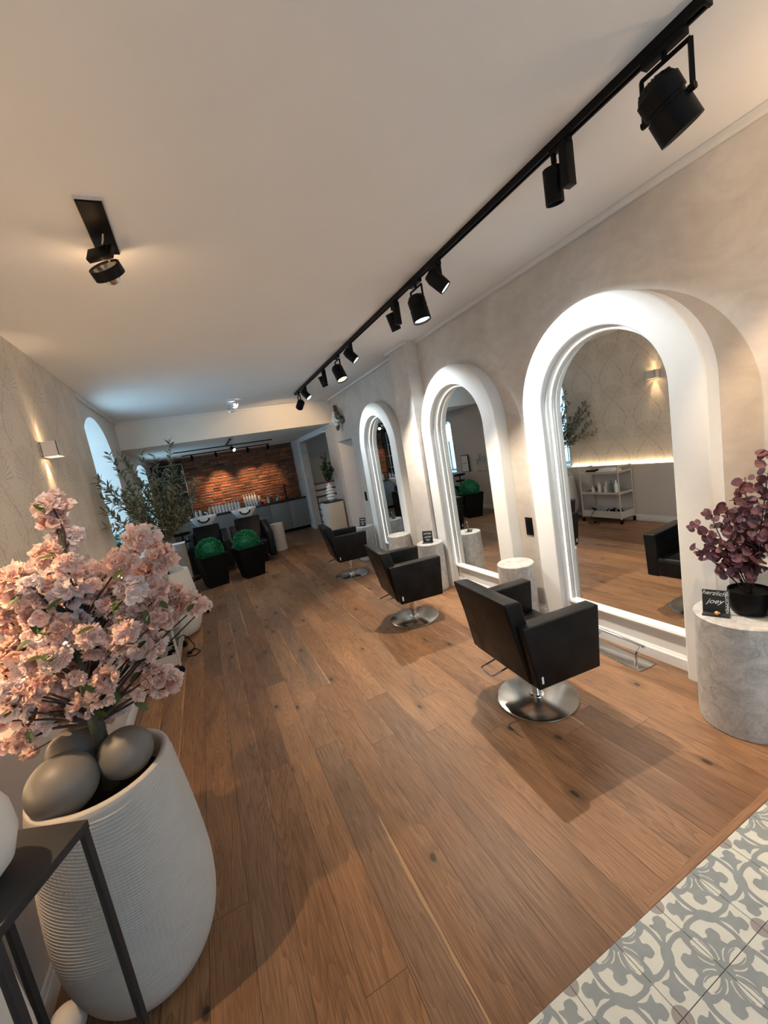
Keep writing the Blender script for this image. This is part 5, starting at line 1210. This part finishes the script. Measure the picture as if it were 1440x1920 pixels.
def lamp_wedge(label, y, aim, lens, energy, col, angle):
    t = thing('track_spotlight', label, 'spotlight', (1.72, y, ZT), 0, 'black spotlights on the track')
    mb = MB(); mb.box(-0.015, 0.015, -0.06, 0.06, -0.03, 0.016, 0.002); mb.box(-0.022, 0.022, -0.045, 0.03, -0.10, -0.02, 0.004); mb.build('adapter', MT['black'], t)
    H = Matrix.Translation((0, -0.005, -0.11)) @ headmat(aim)
    mb = MB(); mb.lathe([(0.001, 0.075), (0.040, 0.07), (0.050, 0.03), (0.047, -0.075), (0.043, -0.08), (0.040, -0.07)], seg=32, cap=False, mat=H); mb.build('lamp_head', MT['black'], t)
    mb = MB(); mb.lathe([(0.001, -0.072), (0.041, -0.072)], seg=24, cap=False, mat=H); mb.build('lens', MT[lens], t)
    d = Vector(aim).normalized(); light_from(t, Vector((0, -0.005, -0.11)) + d * 0.09, d, energy, col, angle, size=0.012); return t
MT['lampoff'] = plain('dark_lens', (0.08, 0.08, 0.08), 0.2)
K = 1.05
lamp_yoke('largest black track spotlight on a yoke, nearest the camera at the top right', 0.955, (0.50, -0.22, -0.95), 'lampwarm', 60 * K, WARM, 75)
lamp_box('black cylinder spotlight with driver box, second on the track from the camera', 1.40, (0.12, 0.10, -1.0), 'lampoff', 0, NEUT, 80)
lamp_wedge('lit tilted spotlight, first of the middle group on the track', 2.44, (0.75, -0.45, -1.0), 'lampcold', 90 * K, COLD, 75)
lamp_yoke('lit cylinder spotlight on a yoke in the middle group, shining straight down', 2.71, (0.10, -0.12, -1.0), 'lampcold', 210 * K, NEUT, 85)
lamp_box('unlit-looking cylinder spotlight with driver box in the middle group', 3.08, (0.35, 0.10, -1.0), 'lampoff', 0, COLD, 60)
lamp_wedge('small lit tilted spotlight, first of the far group on the track', 4.17, (0.75, -0.40, -1.0), 'lampcold', 90 * K, COLD, 75)
lamp_yoke('warm glowing spotlight on a yoke in the far group', 4.60, (0.18, -0.35, -1.0), 'lampwarm', 200 * K, NEUT, 85)
lamp_box('small cylinder spotlight with driver box behind the warm glowing one', 5.20, (0.35, 0.10, -1.0), 'lampoff', 0, NEUT, 60)
lamp_wedge('tilted spotlight second from the far end of the track', 6.20, (0.6, -0.5, -1.0), 'lampcold', 80 * K, COLD, 75)
lamp_yoke('spotlight on a yoke at the far end of the track', 6.62, (-0.15, 0.9, -0.55), 'lampwarm', 40 * K, WARM, 120, 0.058, 0.15)

# ceiling fixture at the left: slotted plate with a swivelling ring lamp
t = thing('ceiling_spot', 'black rectangular ceiling lamp with swivelling ring, at the upper left', 'ceiling lamp', (-0.165, 2.275, CZ))
mb = MB(); mb.prism([(-0.052, -0.21), (0.052, -0.21), (0.052, 0.21), (-0.052, 0.21)], 'z', -0.012, 0.0); mb.build('housing', MT['sconce'], t, smooth=False)
mb = MB(); mb.box(-0.048, 0.048, -0.206, 0.206, -0.020, -0.012, 0.001); mb.build('face_plate', MT['black'], t)
mb = MB(); mb.box(-0.06, 0.06, -0.012, 0.012, -0.035, 0.03, 0.002, mat=Matrix.Translation((-0.025, 0.075, -0.08)) @ Matrix.Rotation(math.radians(-28), 4, 'Z') @ Matrix.Rotation(math.radians(-28), 4, 'X')); mb.build('swivel_plate', MT['black'], t)
RM = Matrix.Translation((-0.018, 0.105, -0.145)) @ headmat((-0.34, -0.62, 0.72)) @ Matrix.Scale(1.2, 4)
mb = MB(); mb.lathe([(0.060, -0.02), (0.060, 0.018), (0.056, 0.018), (0.056, -0.02), (0.060, -0.02)], seg=48, cap=False, mat=RM); mb.build('lamp_ring', MT['black'], t)
mb = MB(); mb.lathe([(0.001, 0.05), (0.02, 0.045), (0.045, 0.015), (0.055, -0.012)], seg=40, cap=False, mat=RM); mb.build('reflector', MT['reflector'], t)
mb = MB(); mb.lathe([(0.001, 0.004), (0.010, 0.004), (0.010, 0.03)], seg=20, cap=False, mat=RM); mb.build('bulb', MT['lampwarm'], t)
mb = MB(); mb.tube([(0.012, -0.02, -0.04), (-0.004, 0.02, -0.065), (0.006, 0.05, -0.06), (0.012, 0.08, -0.085), (0.0, 0.10, -0.105)], 0.004, 6); mb.build('cable', MT['chrome'], t)
d = Vector((-0.25, -0.70, 0.62)).normalized(); light_from(t, Vector((-0.014, 0.10, -0.135)) + d * 0.035, d, 0.6 * K, WARM, 110, 0.8)
dl = bpy.data.lights.new('lamp_spill', 'POINT'); dl.energy = 1.8; dl.color = WARM; dl.shadow_soft_size = 0.01
o = bpy.data.objects.new('lamp_spill', dl); COL.objects.link(o); o.parent = t; o.location = (-0.05, 0.16, -0.165)
for lab, lx, ly, ax, en, cc in (('black ceiling lamp added out of frame to brighten the blossom tree', -0.165, 0.35, (-0.36, 1.0, -0.54), 120, (1.0, 0.80, 0.60)), ('black ceiling lamp added out of frame to warm the right wall', 1.2, -0.15, (1.35, 0.85, -0.52), 62, WARM), ('black ceiling lamp added out of frame to brighten the tiled floor', 1.5, -0.45, (0.0, 0.55, -1.3), 40, (1.0, 0.93, 0.84))):
    t2 = thing('ceiling_spot', lab, 'ceiling lamp', (lx, ly, CZ))  # unseen lamps added to brighten the blossom tree, right wall and tiles
    mb = MB(); mb.box(-0.05, 0.05, -0.12, 0.12, -0.02, 0.0, 0.001); mb.build('housing', MT['black'], t2)
    mb = MB(); mb.lathe([(0.001, 0.05), (0.038, 0.05), (0.042, -0.05), (0.036, -0.045)], seg=24, cap=False, mat=Matrix.Translation((0, 0, -0.08)) @ headmat(ax)); mb.build('lamp_head', MT['black'], t2)
    light_from(t2, Vector((0, 0, -0.08)) + Vector(ax).normalized() * 0.06, ax, en * K, cc, 66 if lx > 0 else 52, 0.9)
# far white ceiling fixture
t = thing('ceiling_spot', 'white ceiling lamp with a glaring bulb near the cream beam', 'ceiling lamp', (0.70, 6.9, CZ))
mb = MB(); mb.box(-0.05, 0.05, -0.2, 0.2, -0.035, 0.0, 0.002); mb.build('housing', MT['white'], t)
mb = MB(); RM = Matrix.Translation((0.04, -0.10, -0.09)) @ headmat((0.3, -0.6, -0.7)); mb.lathe([(0.055, -0.02), (0.055, 0.018), (0.051, 0.018), (0.051, -0.02), (0.055, -0.02)], seg=32, cap=False, mat=RM)
RM2 = Matrix.Translation((-0.01, 0.13, -0.13)) @ headmat((-0.1, 0.5, -0.8)); mb.lathe([(0.055, -0.02), (0.055, 0.018), (0.051, 0.018), (0.051, -0.02), (0.055, -0.02)], seg=32, cap=False, mat=RM2)
mb.tube([(0.02, -0.1, -0.03), (0.03, -0.10, -0.07)], 0.004, 6); mb.tube([(0, 0.13, -0.03), (-0.01, 0.13, -0.10)], 0.004, 6); mb.build('lamp_ring', MT['silver'], t)
mb = MB(); mb.sphere((0.04, -0.10, -0.09), 0.022, 16); mb.build('bulb', MT['lampcold'], t)
light_from(t, (0.04, -0.13, -0.12), (0.1, -0.3, -1), 60 * K, NEUT, 120, 0.8)

# wall sconces
def sconce(label, x, y, z, s, e, eu=None, ang=95, bl=0.25):
    t = thing('wall_sconce', label, 'wall lamp', (x, y, z), 0, 'up-and-down wall sconces')
    mb = MB()
    x0, x1 = (0.012, 0.11) if s > 0 else (-0.11, -0.012)
    xa = 0.0 if s > 0 else -0.012
    mb.box(xa, xa + 0.012, -0.055, 0.055, -0.045, 0.045, 0.001); mb.build('wall_plate', MT['sconce'], t)
    mb = MB(); w = 0.075; h = 0.055
    mb.box(x0, x0 + 0.004, -w, w, -h, h); mb.box(x1 - 0.004, x1, -w, w, -h, h); mb.box(x0, x1, -w, -w + 0.004, -h, h); mb.box(x0, x1, w - 0.004, w, -h, h)
    mb.build('shade', MT['sconce'], t, smooth=False)
    mb = MB(); mb.box(x0 + 0.02, x1 - 0.02, -0.05, 0.05, -0.030, -0.026); mb.box(x0 + 0.02, x1 - 0.02, -0.05, 0.05, 0.026, 0.030); mb.build('lens', MT['lampwarm'], t, smooth=False)
    for sg in (-1, 1): light_from(t, ((x0 + x1) / 2 - s * 0.025, 0, sg * 0.034), (-0.10 * s, 0, sg * 1.0), e if sg < 0 or eu is None else eu, WARM, ang, bl, 0.012)
sconce('boxy up-and-down wall lamp on the left wallpaper above the blossom tree', -1.0, 3.82, 2.15, 1, 14, 14 * 0.3, 50, 0.8)
sconce('boxy up-and-down wall lamp on the left wallpaper, out of frame beside the camera', -1.0, 1.45, 2.15, 1, 14 * 6, 1.5, 125, 0.6)
sconce('boxy up-and-down wall lamp on the right wall, out of frame', XR, 0.30, 2.05, -1, 60, 60 * 0.8, 150, 1.0)

# lamps over the wash area
t = thing('lighting_track', 'black ceiling track over the wash area, nearer the beam', 'lighting track', (0.66, 9.75, 2.47))
mb = MB(); mb.box(-1.05, 1.05, -0.016, 0.016, -0.022, 0.0); mb.build('rail', MT['black'], t, smooth=False)
t = thing('lighting_track', 'black ceiling track over the wash area, close to the brick wall', 'lighting track', (0.78, 11.0, 2.47))
mb = MB(); mb.box(-1.05, 1.05, -0.016, 0.016, -0.022, 0.0); mb.build('rail', MT['black'], t, smooth=False)
t = thing('lighting_track', 'short black ceiling track pointing toward the beam over the wash area', 'lighting track', (0.68, 8.95, 2.47))
mb = MB(); mb.box(-0.016, 0.016, -0.7, 0.75, -0.022, 0.0); mb.build('rail', MT['black'], t, smooth=False)
first = None
for i, x in enumerate((-0.05, 0.50, 1.27, 2.02)):
    lab = ['leftmost', 'second from left', 'third from left', 'rightmost'][i] + ' small spotlight washing the brick wall'
    t = thing('track_spotlight', lab, 'spotlight', (min(x, 1.78), 11.0, 2.447), 0, 'small spotlights before the brick wall')
    mb = MB(); mb.box(-0.012, 0.012, -0.03, 0.03, -0.02, 0.0); mb.build('adapter', MT['black'], t, smooth=False)
    H = Matrix.Translation((0, 0, -0.07)) @ headmat((0, 0.7, -0.8)); mb = MB(); mb.lathe([(0.001, 0.05), (0.035, 0.05), (0.035, -0.05), (0.030, -0.04)], seg=20, cap=False, mat=H); mb.build('lamp_head', MT['black'], t)
    dd = Vector((0, 0.80, -0.75)).normalized(); light_from(t, Vector((0, 0, -0.07)) + dd * 0.06, dd, (12, 70, 45, 22)[i] * 2.6, WARM, 50, 0.9)
t = thing('track_spotlight', 'small lit spotlight hanging under the short track of the wash area', 'spotlight', (0.80, 9.55, 2.448), 0)
mb = MB(); mb.box(-0.10, 0.012, -0.03, 0.03, -0.02, 0.0); mb.build('adapter', MT['black'], t, smooth=False)
H = Matrix.Translation((0, 0, -0.09)) @ headmat((0.4, -0.7, -0.5)); mb = MB(); mb.lathe([(0.001, 0.06), (0.04, 0.06), (0.04, -0.06), (0.035, -0.05)], seg=20, cap=False, mat=H); mb.build('lamp_head', MT['black'], t)
mb = MB(); mb.lathe([(0.001, -0.052), (0.034, -0.052)], seg=20, cap=False, mat=H); mb.build('lens', MT['lampcold'], t)
light_from(t, Vector((0, 0, -0.09)) + Vector((0.4, -0.7, -0.5)).normalized() * 0.08, (0.2, -0.5, -0.8), 10 * K, NEUT, 80)
light_o = add_light('stair_light', 'POINT', (3.7, 9.2, 2.2), 8, (0.9, 0.95, 1.0), size=0.1)
